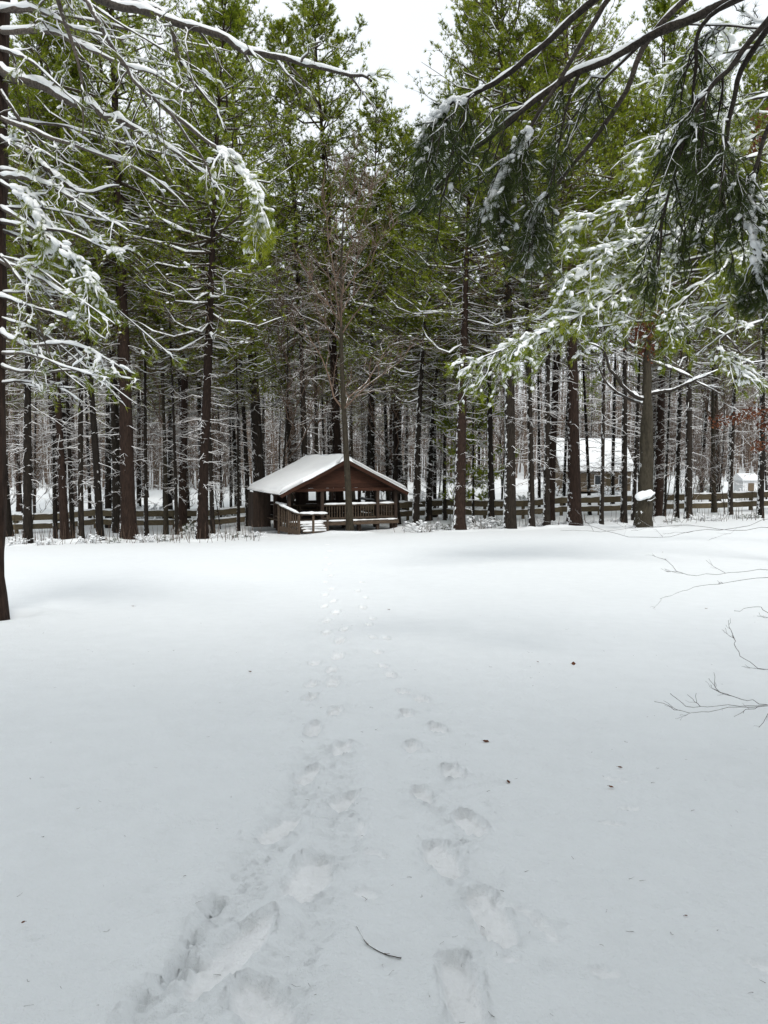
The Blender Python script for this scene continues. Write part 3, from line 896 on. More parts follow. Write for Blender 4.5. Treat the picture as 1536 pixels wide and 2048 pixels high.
def scatter(n, d0, d1, keys, label, group, sc=(.85, 1.1), margin=1.06):
    k = 0
    placed, made = [], []
    while k < n:
        d = trng.uniform(d0, d1); px = trng.uniform(CX - 768 * margin, CX + 768 * margin)
        x = (px - CX) / F_PX * d
        if not clear_of(x, d) or any((x - a) ** 2 + (d - b) ** 2 < 2.0 for a, b in placed): continue
        placed.append((x, d))
        if (1098 < px < 1262 and 46 < d < 84 and trng.random() < .65) or (1462 < px < 1520 and 46 < d < 74): continue
        h = trng.uniform(*sc)
        if 800 < px < 985 and d < 60: h *= .78
        key = keys[trng.integers(len(keys))]
        if 715 < px < 990: h = min(h, (.45 * d + 4.2) / 30)
        made.append((px, SIZE.get(key, ''), plant(px, d, key, label, None, group, hs=h, lean=trng.normal() * .016)))
        k += 1
    return made
single_out(scatter(13, 45, 53, ['tall_pine', 'mid_pine', 'broad_pine', 'slim_pine'], 'pine of the second rank standing between the field and the rail fence', 'second rank pines before the fence', (.95, 1.12)), 'pine before the fence')
single_out(scatter(26, 54, 72, ['broad_pine', 'tall_pine', 'mid_pine', 'slim_pine', 'slim_pine', 'mid_pine'], 'straight pine trunk in the crowded middle ranks just beyond the rail fence', 'pines just beyond the rail fence'), 'pine beyond fence')
scatter(30, 74, 112, ['broad_pine', 'tall_pine', 'mid_pine', 'slim_pine', 'old_pine', 'mid_pine'], 'distant pine among the close-packed trunks deep in the woods', 'distant pines deep in the woods')
scatter(34, 53, 90, ['broad_tree', 'thin_tree', 'thin_tree'], 'bare broadleaf tree with snow-dusted twigs among the pines beyond the fence', 'bare trees among the far pines')
scatter(30, 46, 74, ['sapling'], 'small bare sapling with snow-lined twigs in the shade of the woods', 'saplings under the far pines', (.7, 1.3))

# trees standing behind and beside the viewer, whose crowns shade the near snow
vk = ['broad_pine', 'old_pine', 'tall_pine', 'mid_pine']
for row, (y0, x0, x1, stp, h0) in enumerate([(-4.2, -15, 16, 2.6, .50), (-7.5, -16, 18, 3.4, .62), (-11.5, -17, 19, 4.2, .74)]):
    for i, x in enumerate(np.arange(x0, x1, stp)):
        key = vk[(i + row) % 4]
        plant(0, y0 + trng.normal() * .5, key, 'tall pine of the wood edge behind the place where the viewer stands', None, 'pines behind the viewer', hs=h0 * (29.5 / {'broad_pine': 29.5, 'old_pine': 30.5, 'tall_pine': 28, 'mid_pine': 24.5}[key]), x=x + trng.normal() * .4)

# a far wooded slope that closes the view: one brown-grey mass of stems and twigs
fr = np.random.default_rng(77)
N = 3600
d = fr.uniform(112, 175, N); x = fr.uniform(-1, 1, N) * d * .62
base = gz0(x, d)
h = fr.uniform(7, 20, N)
k3 = np.linspace(0, 1, 3)
Q = np.stack([x, d, base - .3], 1)[:, None] + np.stack([fr.normal(size=N) * .6, fr.normal(size=N) * .6, h], 1)[:, None] * k3[None, :, None]
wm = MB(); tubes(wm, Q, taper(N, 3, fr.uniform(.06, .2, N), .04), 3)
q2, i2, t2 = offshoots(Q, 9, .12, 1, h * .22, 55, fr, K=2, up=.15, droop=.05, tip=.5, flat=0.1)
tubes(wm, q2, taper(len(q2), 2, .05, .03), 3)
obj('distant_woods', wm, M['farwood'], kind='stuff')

# ------------------------------------------------------------------ the park shelter
SH_LOC = np.array((-2.05, 42.0, -2.42)); SH_RZ = RAD(23)
sh = thing('park_shelter', 'open wooden picnic shelter with snow-covered gable roof and red-brown gable boards', 'shelter', tuple(SH_LOC), SH_RZ)
_c, _s = math.cos(SH_RZ), math.sin(SH_RZ)
def LP(px, py, d):
    w = P(px, py, d) - SH_LOC
    return np.array((w[0] * _c + w[1] * _s, -w[0] * _s + w[1] * _c, w[2]))
RW, RE, RR, RL = 3.7, 2.08, 3.92, 7.4            # roof half width, eave height, ridge height, length
sl = math.atan2(RR - RE, RW); SLL = math.hypot(RW, RR - RE)
roof = obj('roof', MB().box((0, RL / 2, RR - .09), (.16, RL - .1, .14)), M['post'], sh, smooth=False)
for sg in (-1, 1):
    m = MB().box((sg * RW / 2, RL / 2, (RE + RR) / 2 - .02), (SLL - .02, RL, .07), ry=sg * sl)
    obj('roof_slope', m, M['post'], roof, smooth=False)
    # the blanket of snow: a thick sheet with soft uneven edges
    nu, nv = 26, 40
    u = np.linspace(-.012, 1.02, nu); v = np.linspace(-.012, 1.012, nv)
    U, V = np.meshgrid(u, v)
    e = np.minimum(np.minimum(U + .012, 1.02 - U) * RW, np.minimum(V + .012, 1.012 - V) * RL)
    th = .03 + .22 * (1 - np.exp(-np.maximum(e + (0.3 * (U < .1)), 0) / .10)) + .055 * fbm(U * 2.5 + sg, V * 4, 5, 3)
    xs = sg * U * RW + sg * .03 * fbm(V * 6, U * 2, 3, 2) * (U > .9); ys = V * RL + .03 * fbm(U * 7, V, 9, 2) * ((V < .05) | (V > .95)); zs = RR - U * (RR - RE) + .02
    top = np.stack([xs, ys, zs + th], -1); bot = np.stack([xs, ys, zs - .005], -1)
    m = MB(); g_ = np.arange(nu * nv).reshape(nv, nu); off = nu * nv
    q = np.stack([g_[:-1, :-1], g_[:-1, 1:], g_[1:, 1:], g_[1:, :-1]], -1).reshape(-1, 4)
    if sg < 0: q = q[:, ::-1]
    ring = np.concatenate([g_[0, :-1], g_[:-1, -1], g_[-1, :0:-1], g_[:0:-1, 0]]); nxt = np.roll(ring, -1)
    sd = np.stack([ring, ring + off, nxt + off, nxt], -1)
    if sg > 0: sd = sd[:, ::-1]
    m.add(np.concatenate([top.reshape(-1, 3), bot.reshape(-1, 3)]), np.concatenate([q, q[:, ::-1] + off, sd]))
    obj('snow_cover', m, M['snow'], roof)
    # rake board along the gable edge
    m = MB().box((sg * RW / 2, -.03, (RE + RR) / 2 - .10), (SLL, .05, .20), ry=sg * sl)
    obj('rake_board', m, M['stain'], sh, smooth=False)
    for k in range(9):
        m = MB().box((sg * RW / 2, .35 + k * .74, (RE + RR) / 2 - .13), (SLL - .1, .07, .14), ry=sg * sl)
        obj('rafter', m, M['post'], sh, smooth=False)
gy0 = .45
zb = 2.36
while zb < 3.70:
    zt = min(zb + .225, 3.78)
    w0 = (RR - .10 - zb) / (RR - RE) * RW; w1 = max(.05, (RR - .10 - zt) / (RR - RE) * RW)
    a, b = gy0 - .02, gy0 + .02 + .001 * round(zb * 10)
    v = [(-w0,a-.012,zb),(w0,a-.012,zb),(w1,a,zt+.006),(-w1,a,zt+.006),(-w0,b,zb),(w0,b,zb),(w1,b,zt+.006),(-w1,b,zt+.006)]
    obj('gable_board', MB().add(v, [(0,1,2,3),(5,4,7,6),(0,4,5,1),(3,2,6,7),(1,5,6,2),(4,0,3,7)]), M['stain'], sh, smooth=False)
    zb += .225
obj('tie_beam', MB().box((0, gy0 - .03, 2.26), (6.5, .16, .18)), M['stain'], sh, smooth=False)
obj('tie_beam', MB().box((0, 6.1, 2.26), (6.5, .16, .18)), M['post'], sh, smooth=False)
for sg in (-1, 1):
    obj('eave_beam', MB().box((sg * 3.12, 3.3, 2.255), (.15, 5.5, .18)), M['post'], sh, smooth=False)
for x, y in [(-3.12, gy0), (3.12, gy0), (-3.12, 3.3), (3.12, 3.3), (-3.12, 6.1), (3.12, 6.1), (-1.25, gy0), (2.02, gy0)]:
    obj('post', MB().box((x, y, 1.08), (.17, .17, 2.16)), M['post'], sh, smooth=False)
pm = MB().box((0, 0, 0), (6.5, .19, .05)).mesh('deck_plank', M['plank'], False)
for k in range(30):
    o = link('deck_plank', pm, sh); o.location = (0, .38 + k * .2, .52)
obj('deck_skirt', MB().box((0, .30, .40), (6.5, .05, .17)), M['plank'], sh, smooth=False)
ds = MB(); snow_strip(ds, np.stack([np.linspace(-3.2, 3.2, 26), np.full(26, .33), np.full(26, .535)], 1), np.full(26, .055), rng, .4, 1)
obj('snow_edge', ds, M['snow'], sh)
for x in (-3, -1, 1, 3):
    for y in (.7, 3.2, 5.8):
        obj('footing', MB().box((x, y, .16), (.2, .2, .60)), M['post'], sh, smooth=False)
# railing across the front and round the sides, every baluster on its own
def railing(a, b, balusters=True):
    a, b = np.array(a, float), np.array(b, float)
    L = np.linalg.norm(b - a); mid_ = (a + b) / 2; rz = math.atan2(b[1] - a[1], b[0] - a[0])
    rl = obj('top_rail', MB().box((mid_[0], mid_[1], 1.41), (L, .12, .07), rz), M['plank'], sh, smooth=False)
    s = np.linspace(0, 1, max(6, int(L / .2)))
    m = MB(); snow_strip(m, np.stack([a[0] + (b[0] - a[0]) * s, a[1] + (b[1] - a[1]) * s, np.full(len(s), 1.455)], 1), np.full(len(s), .07), rng, .25, 1, 6, .14)
    obj('snow_cap', m, M['snow'], rl)
    obj('bottom_rail', MB().box((mid_[0], mid_[1], .70), (L, .05, .08), rz), M['plank'], sh, smooth=False)
    if balusters:
        bm2 = MB().box((0, 0, 0), (.045, .045, .64)).mesh('baluster', M['plank'], False)
        for k in range(1, int(L / .15)):
            q = a + (b - a) * k / int(L / .15)
            o = link('baluster', bm2, sh); o.location = (q[0], q[1], 1.055); o.rotation_euler = (0, 0, rz)
railing((-1.15, gy0), (1.93, gy0)); railing((2.11, gy0), (3.03, gy0))
railing((3.12, .55), (3.12, 3.2)); railing((3.12, 3.4), (3.12, 6.0), False)
railing((-3.12, .55), (-3.12, 3.2), False)
# rear wall: broad dark board piers between open bays over a low wall
for x, w in ((-2.05, .8), (-.75, .66), (.55, .5), (1.75, .46)):
    n_ = 3
    for k in range(n_):
        obj('wall_board', MB().box((x - w / 2 + w / n_ * (k + .5), 6.1, 1.36), (w / n_ - .012, .05, 1.62)), M['post'], sh, smooth=False)
for k in range(4):
    obj('rear_board', MB().box((0, 6.15, .66 + k * .205), (6.1, .045, .195)), M['post'], sh, smooth=False)
# tall board closet under the rear left eave
for k in range(5):
    obj('closet_board', MB().box((-3.95 + k * .21, 4.72, .98), (.20, .05, 2.05)), M['post'], sh, smooth=False)
for k in range(6):
    obj('closet_board', MB().box((-4.03, 4.85 + k * .21, .98), (.05, .20, 2.05)), M['post'], sh, smooth=False)
# stair and handrails leading down at the front left
h0, h1, h2 = LP(557, 1010, 41.2), LP(598, 1029, 39.9), LP(655, 1029, 39.7)
hl = smooth_line([h0, h1, h2], 3)
def bar(name, a, b, hgt, thick, mat, parent=sh):
    a, b = np.array(a), np.array(b); d_ = b - a; L = np.linalg.norm(d_)
    return obj(name, MB().box((a + b) / 2, (L, thick, hgt), math.atan2(d_[1], d_[0]), 0, -math.asin(d_[2] / L)), mat, parent, smooth=False)
for a, b in ((h0, h1), (h1, h2)):
    hr = bar('handrail', a, b, .08, .11, M['plank'])
    s = np.linspace(0, 1, 12)[:, None]
    m = MB(); snow_strip(m, a + (b - a) * s + np.array([0, 0, .05]), np.full(12, .075), rng, .3, 1, 6, .14)
    obj('snow_cap', m, M['snow'], hr)
def zfloor(p):
    w = np.array((p[0] * _c - p[1] * _s, p[0] * _s + p[1] * _c)) + SH_LOC[:2]
    return gz(w[0], w[1]) - SH_LOC[2] - .1
for p in (h0, (h0 + h1) / 2, h1, (h1 + h2) / 2, h2):
    zf = zfloor(p)
    obj('handrail_post', MB().box((p[0], p[1], (p[2] + zf) / 2 - .02), (.1, .1, p[2] - zf - .04)), M['plank'], sh, smooth=False)
for k in range(9):
    t = (k + .5) / 9; p = h0 + (h1 - h0) * t; zf = zfloor(p); z1 = p[2] - .10
    obj('baluster', MB().box((p[0], p[1] - .01, (z1 + zf + .25) / 2), (.06, .05, z1 - zf - .25), math.atan2((h1 - h0)[1], (h1 - h0)[0])), M['plank'], sh, smooth=False)
zf = zfloor(h0) + .3
bar('stringer', (h0[0], h0[1], zf + .1), (h1[0], h1[1], zfloor(h1) + .22), .26, .05, M['plank'])
for k in range(4):
    a = LP(604, 1058, 40.0); y_ = a[1] + .28 * k
    obj('stair_tread', MB().box((a[0] + .75, y_, .13 + .11 * k), (1.45, .29, .06)), M['plank'], sh, smooth=False)
    m = MB(); snow_strip(m, np.stack([np.linspace(a[0] + .05, a[0] + 1.45, 8), np.full(8, y_), np.full(8, .16 + .11 * k)], 1), np.full(8, .10), rng, .1, 1, 6, .1)
    obj('stair_snow', m, M['snow'], sh)

def W(lx, ly, lz):
    return (lx * _c - ly * _s + SH_LOC[0], lx * _s + ly * _c + SH_LOC[1], lz + SH_LOC[2])
pt = thing('picnic_table', 'dark wooden picnic table on the left half of the shelter deck', 'picnic table', W(-1.2, 3.0, .545), SH_RZ)
for k in range(4):
    obj('table_plank', MB().box((0, -.27 + k * .18, .74), (1.8, .17, .04)), M['plank'], pt, smooth=False)
for sg in (-1, 1):
    obj('bench_plank', MB().box((0, sg * .66, .44), (1.8, .25, .04)), M['plank'], pt, smooth=False)
for sg in (-1, 1):
    obj('cross_beam', MB().box((sg * .65, 0, .40), (.05, 1.5, .09)), M['plank'], pt, smooth=False)
    for s2 in (-1, 1):
        obj('leg', MB().box((sg * .60, s2 * .40, .36), (.05, .09, .80), rx=s2 * .45), M['plank'], pt, smooth=False)
dup(pt, 'dark wooden picnic table on the right half of the shelter deck', None, W(1.3, 3.6, .545), SH_RZ)

# ------------------------------------------------------------------ two-rail timber fence behind the shelter
fe = thing('rail_fence', 'low timber fence of two broad weathered rails running across behind the trees', 'fence', (0, 0, 0))
fx = np.arange(-27, 31, 2.6); fyy = 51.5 + .03 * fx
fz = np.array([gz(a, b) for a, b in zip(fx, fyy)])
for k in range(len(fx)):
    obj('post', MB().box((fx[k], fyy[k] + .14, fz[k] + .55), (.2, .18, 1.5)), M['rail'], fe, smooth=False)
    if k + 1 < len(fx):
        for zc, hh in ((1.06, .40), (.46, .36)):
            a = np.array((fx[k] + .01, fyy[k], fz[k] + zc)); b = np.array((fx[k + 1] - .01, fyy[k + 1], fz[k + 1] + zc))
            rl = bar('rail', a, b, hh, .10, M['rail'], fe)
            s = np.linspace(0, 1, 9)[:, None]
            m = MB(); snow_strip(m, a + (b - a) * s + np.array([0, 0, hh / 2 + .005]), np.full(9, .065), rng, .25, 1, 6, .25)
            obj('snow_cap', m, M['snow'], rl)

# ------------------------------------------------------------------ house and shed beyond the fence
hx, hy = 23.0, 87.0
hz = gz(hx, hy)
ho = thing('house', 'low tan house with a broad snow-covered roof beyond the fence, seen between trunks', 'house', (hx, hy, hz), RAD(4))
HW, HD, WH, RH = 8.4, 7.0, 2.35, 5.75
for sg in (-1, 1):
    for k in range(11):
        z0 = .2 + k * .2
        obj('siding_board', MB().box((0, sg * (HD / 2 - .5), z0), (HW - .8, .05, .185)), M['siding'], ho, smooth=False)
    obj('gable_wall', MB().add([(sg*(HW/2-.45),-HD/2+.53,0),(sg*(HW/2-.45),HD/2-.53,0),(sg*(HW/2-.45),HD/2-.53,WH),(sg*(HW/2-.45),0,RH-.35),(sg*(HW/2-.45),-HD/2+.53,WH),
        (sg*(HW/2-.55),-HD/2+.53,0),(sg*(HW/2-.55),HD/2-.53,0),(sg*(HW/2-.55),HD/2-.53,WH),(sg*(HW/2-.55),0,RH-.35),(sg*(HW/2-.55),-HD/2+.53,WH)],
        [(0,1,6,5),(1,2,7,6),(2,3,8,7),(3,4,9,8),(4,0,5,9)], [(0,1,2),(0,2,3),(0,3,4),(5,7,6),(5,8,7),(5,9,8)]), M['siding'], ho, smooth=False)
rf = obj('roof', MB().box((0, 0, RH - .15), (HW, .2, .12)), M['post'], ho, smooth=False)
hs_l = math.hypot(HD / 2, RH - WH); ha = math.atan2(RH - WH, HD / 2)
for sg in (-1, 1):
    obj('roof_slope', MB().box((0, sg * HD / 4, (RH + WH) / 2 - .06), (HW, hs_l, .1), rx=-sg * ha), M['post'], rf, smooth=False)
    nu, nv = 14, 30
    U, V = np.meshgrid(np.linspace(0, 1.01, nu), np.linspace(-.5, .5, nv))
    e = np.minimum(1.01 - U, (.5 - np.abs(V)) * 2)
    th = .05 + .22 * (1 - np.exp(-e / .05)) + .05 * fbm(U * 3, V * 6, 3, 2)
    top = np.stack([V * HW, sg * U * HD / 2, RH - U * (RH - WH) + th], -1)
    g_ = np.arange(nu * nv).reshape(nv, nu)
    q = np.stack([g_[:-1, :-1], g_[:-1, 1:], g_[1:, 1:], g_[1:, :-1]], -1).reshape(-1, 4)
    bot = top.copy(); bot[..., 2] -= th - .0
    off = nu * nv
    ring = np.concatenate([g_[0, :-1], g_[:-1, -1], g_[-1, :0:-1], g_[:0:-1, 0]]); nxt = np.roll(ring, -1)
    obj('snow_cover', MB().add(np.concatenate([top.reshape(-1, 3), bot.reshape(-1, 3)]), np.concatenate([q, np.stack([ring, ring + off, nxt + off, nxt], -1)])), M['snow'], rf)
ch = obj('chimney', MB().box((-1.6, .6, RH + .1), (.7, .7, 1.6)), M['brick'], ho, smooth=False)
m = MB(); blobs(m, np.array([(-1.6, .6, RH + .95)]), np.array([(.42, .42, .15)]), np.array([(1., 0, 0)]), True, .05); obj('snow_cap', m, M['snow'], ch)
for x in (-2.6, .2, 2.9):
    wf = obj('window', MB().box((x, -HD / 2 + .47, 1.35), (1.0, .06, 1.1)), M['white'], ho, smooth=False)
    obj('pane', MB().box((x, -HD / 2 + .435, 1.35), (.84, .03, .94)), M['glass'], wf, smooth=False)
dr = obj('door', MB().box((1.5, -HD / 2 + .465, 1.02), (.9, .05, 2.0)), M['rail'], ho, smooth=False)

sx_, sy_ = 35.2, 75.0
sd_ = thing('shed', 'small white shed with snow-covered roof near the right edge beyond the fence', 'shed', (sx_, sy_, gz(sx_, sy_)), RAD(8))
obj('wall', MB().box((0, 0, .72), (1.5, 1.5, 1.5)), M['white'], sd_, smooth=False)
obj('door', MB().box((.1, -.77, .6), (.6, .05, 1.15)), M['siding'], sd_, smooth=False)
rf2 = obj('roof', MB().add([(-.9,-.9,1.45),(.9,-.9,1.45),(.9,.9,1.45),(-.9,.9,1.45),(-.9,0,1.9),(.9,0,1.9)], [(0,1,5,4),(2,3,4,5),(0,3,2,1)], [(0,4,3),(1,2,5)]), M['post'], sd_, smooth=False)
m = MB().add([(-.95,-.98,1.43),(.95,-.98,1.43),(.95,.98,1.43),(-.95,.98,1.43),(-.95,0,2.12),(.95,0,2.12),(-.95,-.98,1.56),(.95,-.98,1.56),(.95,.98,1.56),(-.95,.98,1.56)],
   [(6,7,5,4),(8,9,4,5),(0,1,7,6),(2,3,9,8)], [(6,4,9),(7,8,5),(0,6,9),(0,9,3),(1,2,8),(1,8,7)])
obj('snow_cover', m, M['snow'], rf2, smooth=False)

# ------------------------------------------------------------------ snow-loaded brush at the edge of the woods
def brush_meshes(name, seed, Rr, Hh, n, leafy, snow):
    r = np.random.default_rng(seed)
    a = r.uniform(0, 6.283, n); el = r.uniform(.25, 1.3, n); L = Hh * r.uniform(.6, 1.2, n)
    k = np.linspace(0, 1, 5)
    D = np.stack([np.cos(a) * np.cos(el) * Rr / Hh, np.sin(a) * np.cos(el) * Rr / Hh, np.sin(el)], 1)
    Q = np.stack([np.cos(a), np.sin(a), np.zeros(n)], 1)[:, None] * r.uniform(0, .35, n)[:, None, None] * Rr + D[:, None] * (L[:, None] * k)[..., None]
    Q[..., 2] -= .30 * L[:, None] * k ** 2.5 + .08
    Q += r.normal(size=Q.shape) * .03
    m = MB(); tubes(m, Q, taper(n, 5, .016, .006), 4)
    q2, _, _ = offshoots(Q, 7, .25, 1, L * .38, 42, r, K=4, up=.1, droop=.2, tip=.4, flat=.3)
    tubes(m, q2, taper(len(q2), 4, .008, .004), 3)
    out = {'branchwork': (m.mesh(name + '_branchwork', M['twig']), 'stuff')}
    if leafy:
        idx = np.repeat(np.arange(len(q2)), 4)
        pos, T = along(q2, idx, r.uniform(.2, 1, len(idx)))
        f = MB(); tufts(f, pos, T, r.uniform(.08, .14, len(pos)), 6, .014, r=r)
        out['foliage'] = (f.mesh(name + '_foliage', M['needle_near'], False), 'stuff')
    s = MB()
    kk = r.random(len(q2)) < snow
    snow_strip(s, q2[kk], taper(kk.sum(), 4, .024, .014), r, .6, 1, 5, .35)
    snow_strip(s, Q, taper(n, 5, .02, .022), r, .6, 1, 5, .35)
    pos, T = along(q2, np.arange(len(q2)), r.uniform(.5, 1, len(q2)))
    kb = r.random(len(pos)) < snow * .7
    sz = r.uniform(.04, .10, kb.sum())
    blobs(s, pos[kb], np.stack([sz * 1.4, sz, sz * .7], 1), T[kb] * np.array([[1, 1, .3]]), r=r)
    out['snow_cover'] = (s.mesh(name + '_snow_cover', M['snow']), 'stuff')
    return out
BR = {'low': brush_meshes('low_brush', 3, 1.0, 1.0, 26, False, .55), 'green': brush_meshes('green_brush', 4, .8, .9, 24, True, .6)}
BROOT = {}
def brush(px, d, key, label, sc, group=None, x=None):
    x = (px - CX) / F_PX * d if x is None else x
    loc = (x, d, gz(x, d) - .03)
    if key in BROOT: return dup(BROOT[key], label, group, loc, trng.uniform(0, 6), sc)
    t = build_tree(BR[key], 'snowy_shrub', label, 'shrub', loc, group); t.scale = sc
    BROOT[key] = t
    return t
brush(850, 41.5, 'low', 'snow-loaded twiggy shrub just right of the shelter deck', (1.2, 1, .95))
brush(893, 42, 'green', 'dull green snowy shrub left of the foot of the big reddish-black trunk', (1.0, 1, .9))
brush(962, 41.5, 'low', 'bushy snowy shrub right of the foot of the big reddish-black trunk', (1.3, 1, 1.0))
brush(996, 43, 'green', 'small snowy shrub left of the thick black-based pine', (.8, .8, .8))
brush(465, 38.5, 'green', 'greenish snowy shrub left of the shelter closet', (.9, .8, .55))
brush(505, 39, 'low', 'low snowy twigs in front of the dark closet of the shelter', (.7, .6, .45))
brush(330, 37.2, 'green', 'greenish snowy shrub between the broad reddish trunk and the leaning pine', (.8, .7, .5))
brush(372, 43, 'green', 'tall snowy shrub behind the foot of the slightly leaning pine', (1.2, 1.0, 1.6))
made = []
for px, d, k, s_ in [(30, 36, 'low', .6), (90, 35.6, 'low', .5), (178, 36.2, 'low', .6), (225, 36, 'green', .5), (290, 36.4, 'low', .6), (440, 37.5, 'low', .5)]:
    made.append((px, '', brush(px, d, k, 'low snow-covered brush along the left end of the wood edge', (s_ * 1.3, s_, s_), 'low brush at the left wood edge')))
single_out(made, 'low brush at the wood edge')
made = []
for px, d, k, s_ in [(1085, 42, 'low', .5), (1120, 41.5, 'low', .55), (1180, 42, 'low', .5), (1225, 42.5, 'low', .45), (1345, 42, 'green', .5), (1400, 43, 'low', .6), (1440, 42.5, 'low', .5), (1500, 44, 'green', .6)]:
    made.append((px, '', brush(px, d, k, 'low snow-covered brush along the right end of the wood edge', (s_ * 1.3, s_, s_), 'low brush at the right wood edge')))
single_out(made, 'low brush at the wood edge')
brush(1215, 80, 'low', 'broad snowy bush against the front wall of the house', (2.2, 1.6, 1.5))
brush(1118, 79, 'low', 'broad snowy bush at the left corner of the house', (2.6, 1.6, 2.6))
brush(1420, 71, 'green', 'rounded snow-capped bush beyond the fence, left of the small white shed', (2.1, 1.8, 2.6))
made = []
for px, d, s_ in [(700, 58, 1.4), (940, 62, 1.6), (130, 55, 1.5), (300, 60, 1.6), (445, 56, 1.5), (600, 60, 1.4), (1050, 64, 1.5), (1330, 60, 1.4), (20, 60, 1.5), (1500, 62, 1.4), (215, 66, 1.8), (860, 68, 1.8)]:
    made.append((px, '', brush(px, d, 'low' if s_ != 1.5 else 'green', 'snow-loaded bush in the woods beyond the rail fence', (s_, s_, s_ * 1.2), 'bushes beyond the fence')))
single_out(made, 'snow-loaded bush beyond the fence')
# dry stalks poking through the snow at the wood edge
r_ = np.random.default_rng(9)
n = 420
pxs = np.where(r_.random(n) < .62, r_.uniform(10, 520, n), r_.uniform(780, 1536, n)); ds_ = np.where(pxs < 520, r_.uniform(35.2, 40, n), r_.uniform(40, 45, n))
xs = (pxs - CX) / F_PX * ds_
b0 = np.stack([xs, ds_, gz0(xs, ds_) - .05], 1)
Q = b0[:, None] + np.stack([r_.normal(size=n) * .12, r_.normal(size=n) * .1, r_.uniform(.25, 1.1, n)], 1)[:, None] * np.linspace(0, 1, 3)[None, :, None]
m = MB(); tubes(m, Q, taper(n, 3, .014, .006), 3)
obj('dry_stalks', m, M['twig'], kind='stuff')

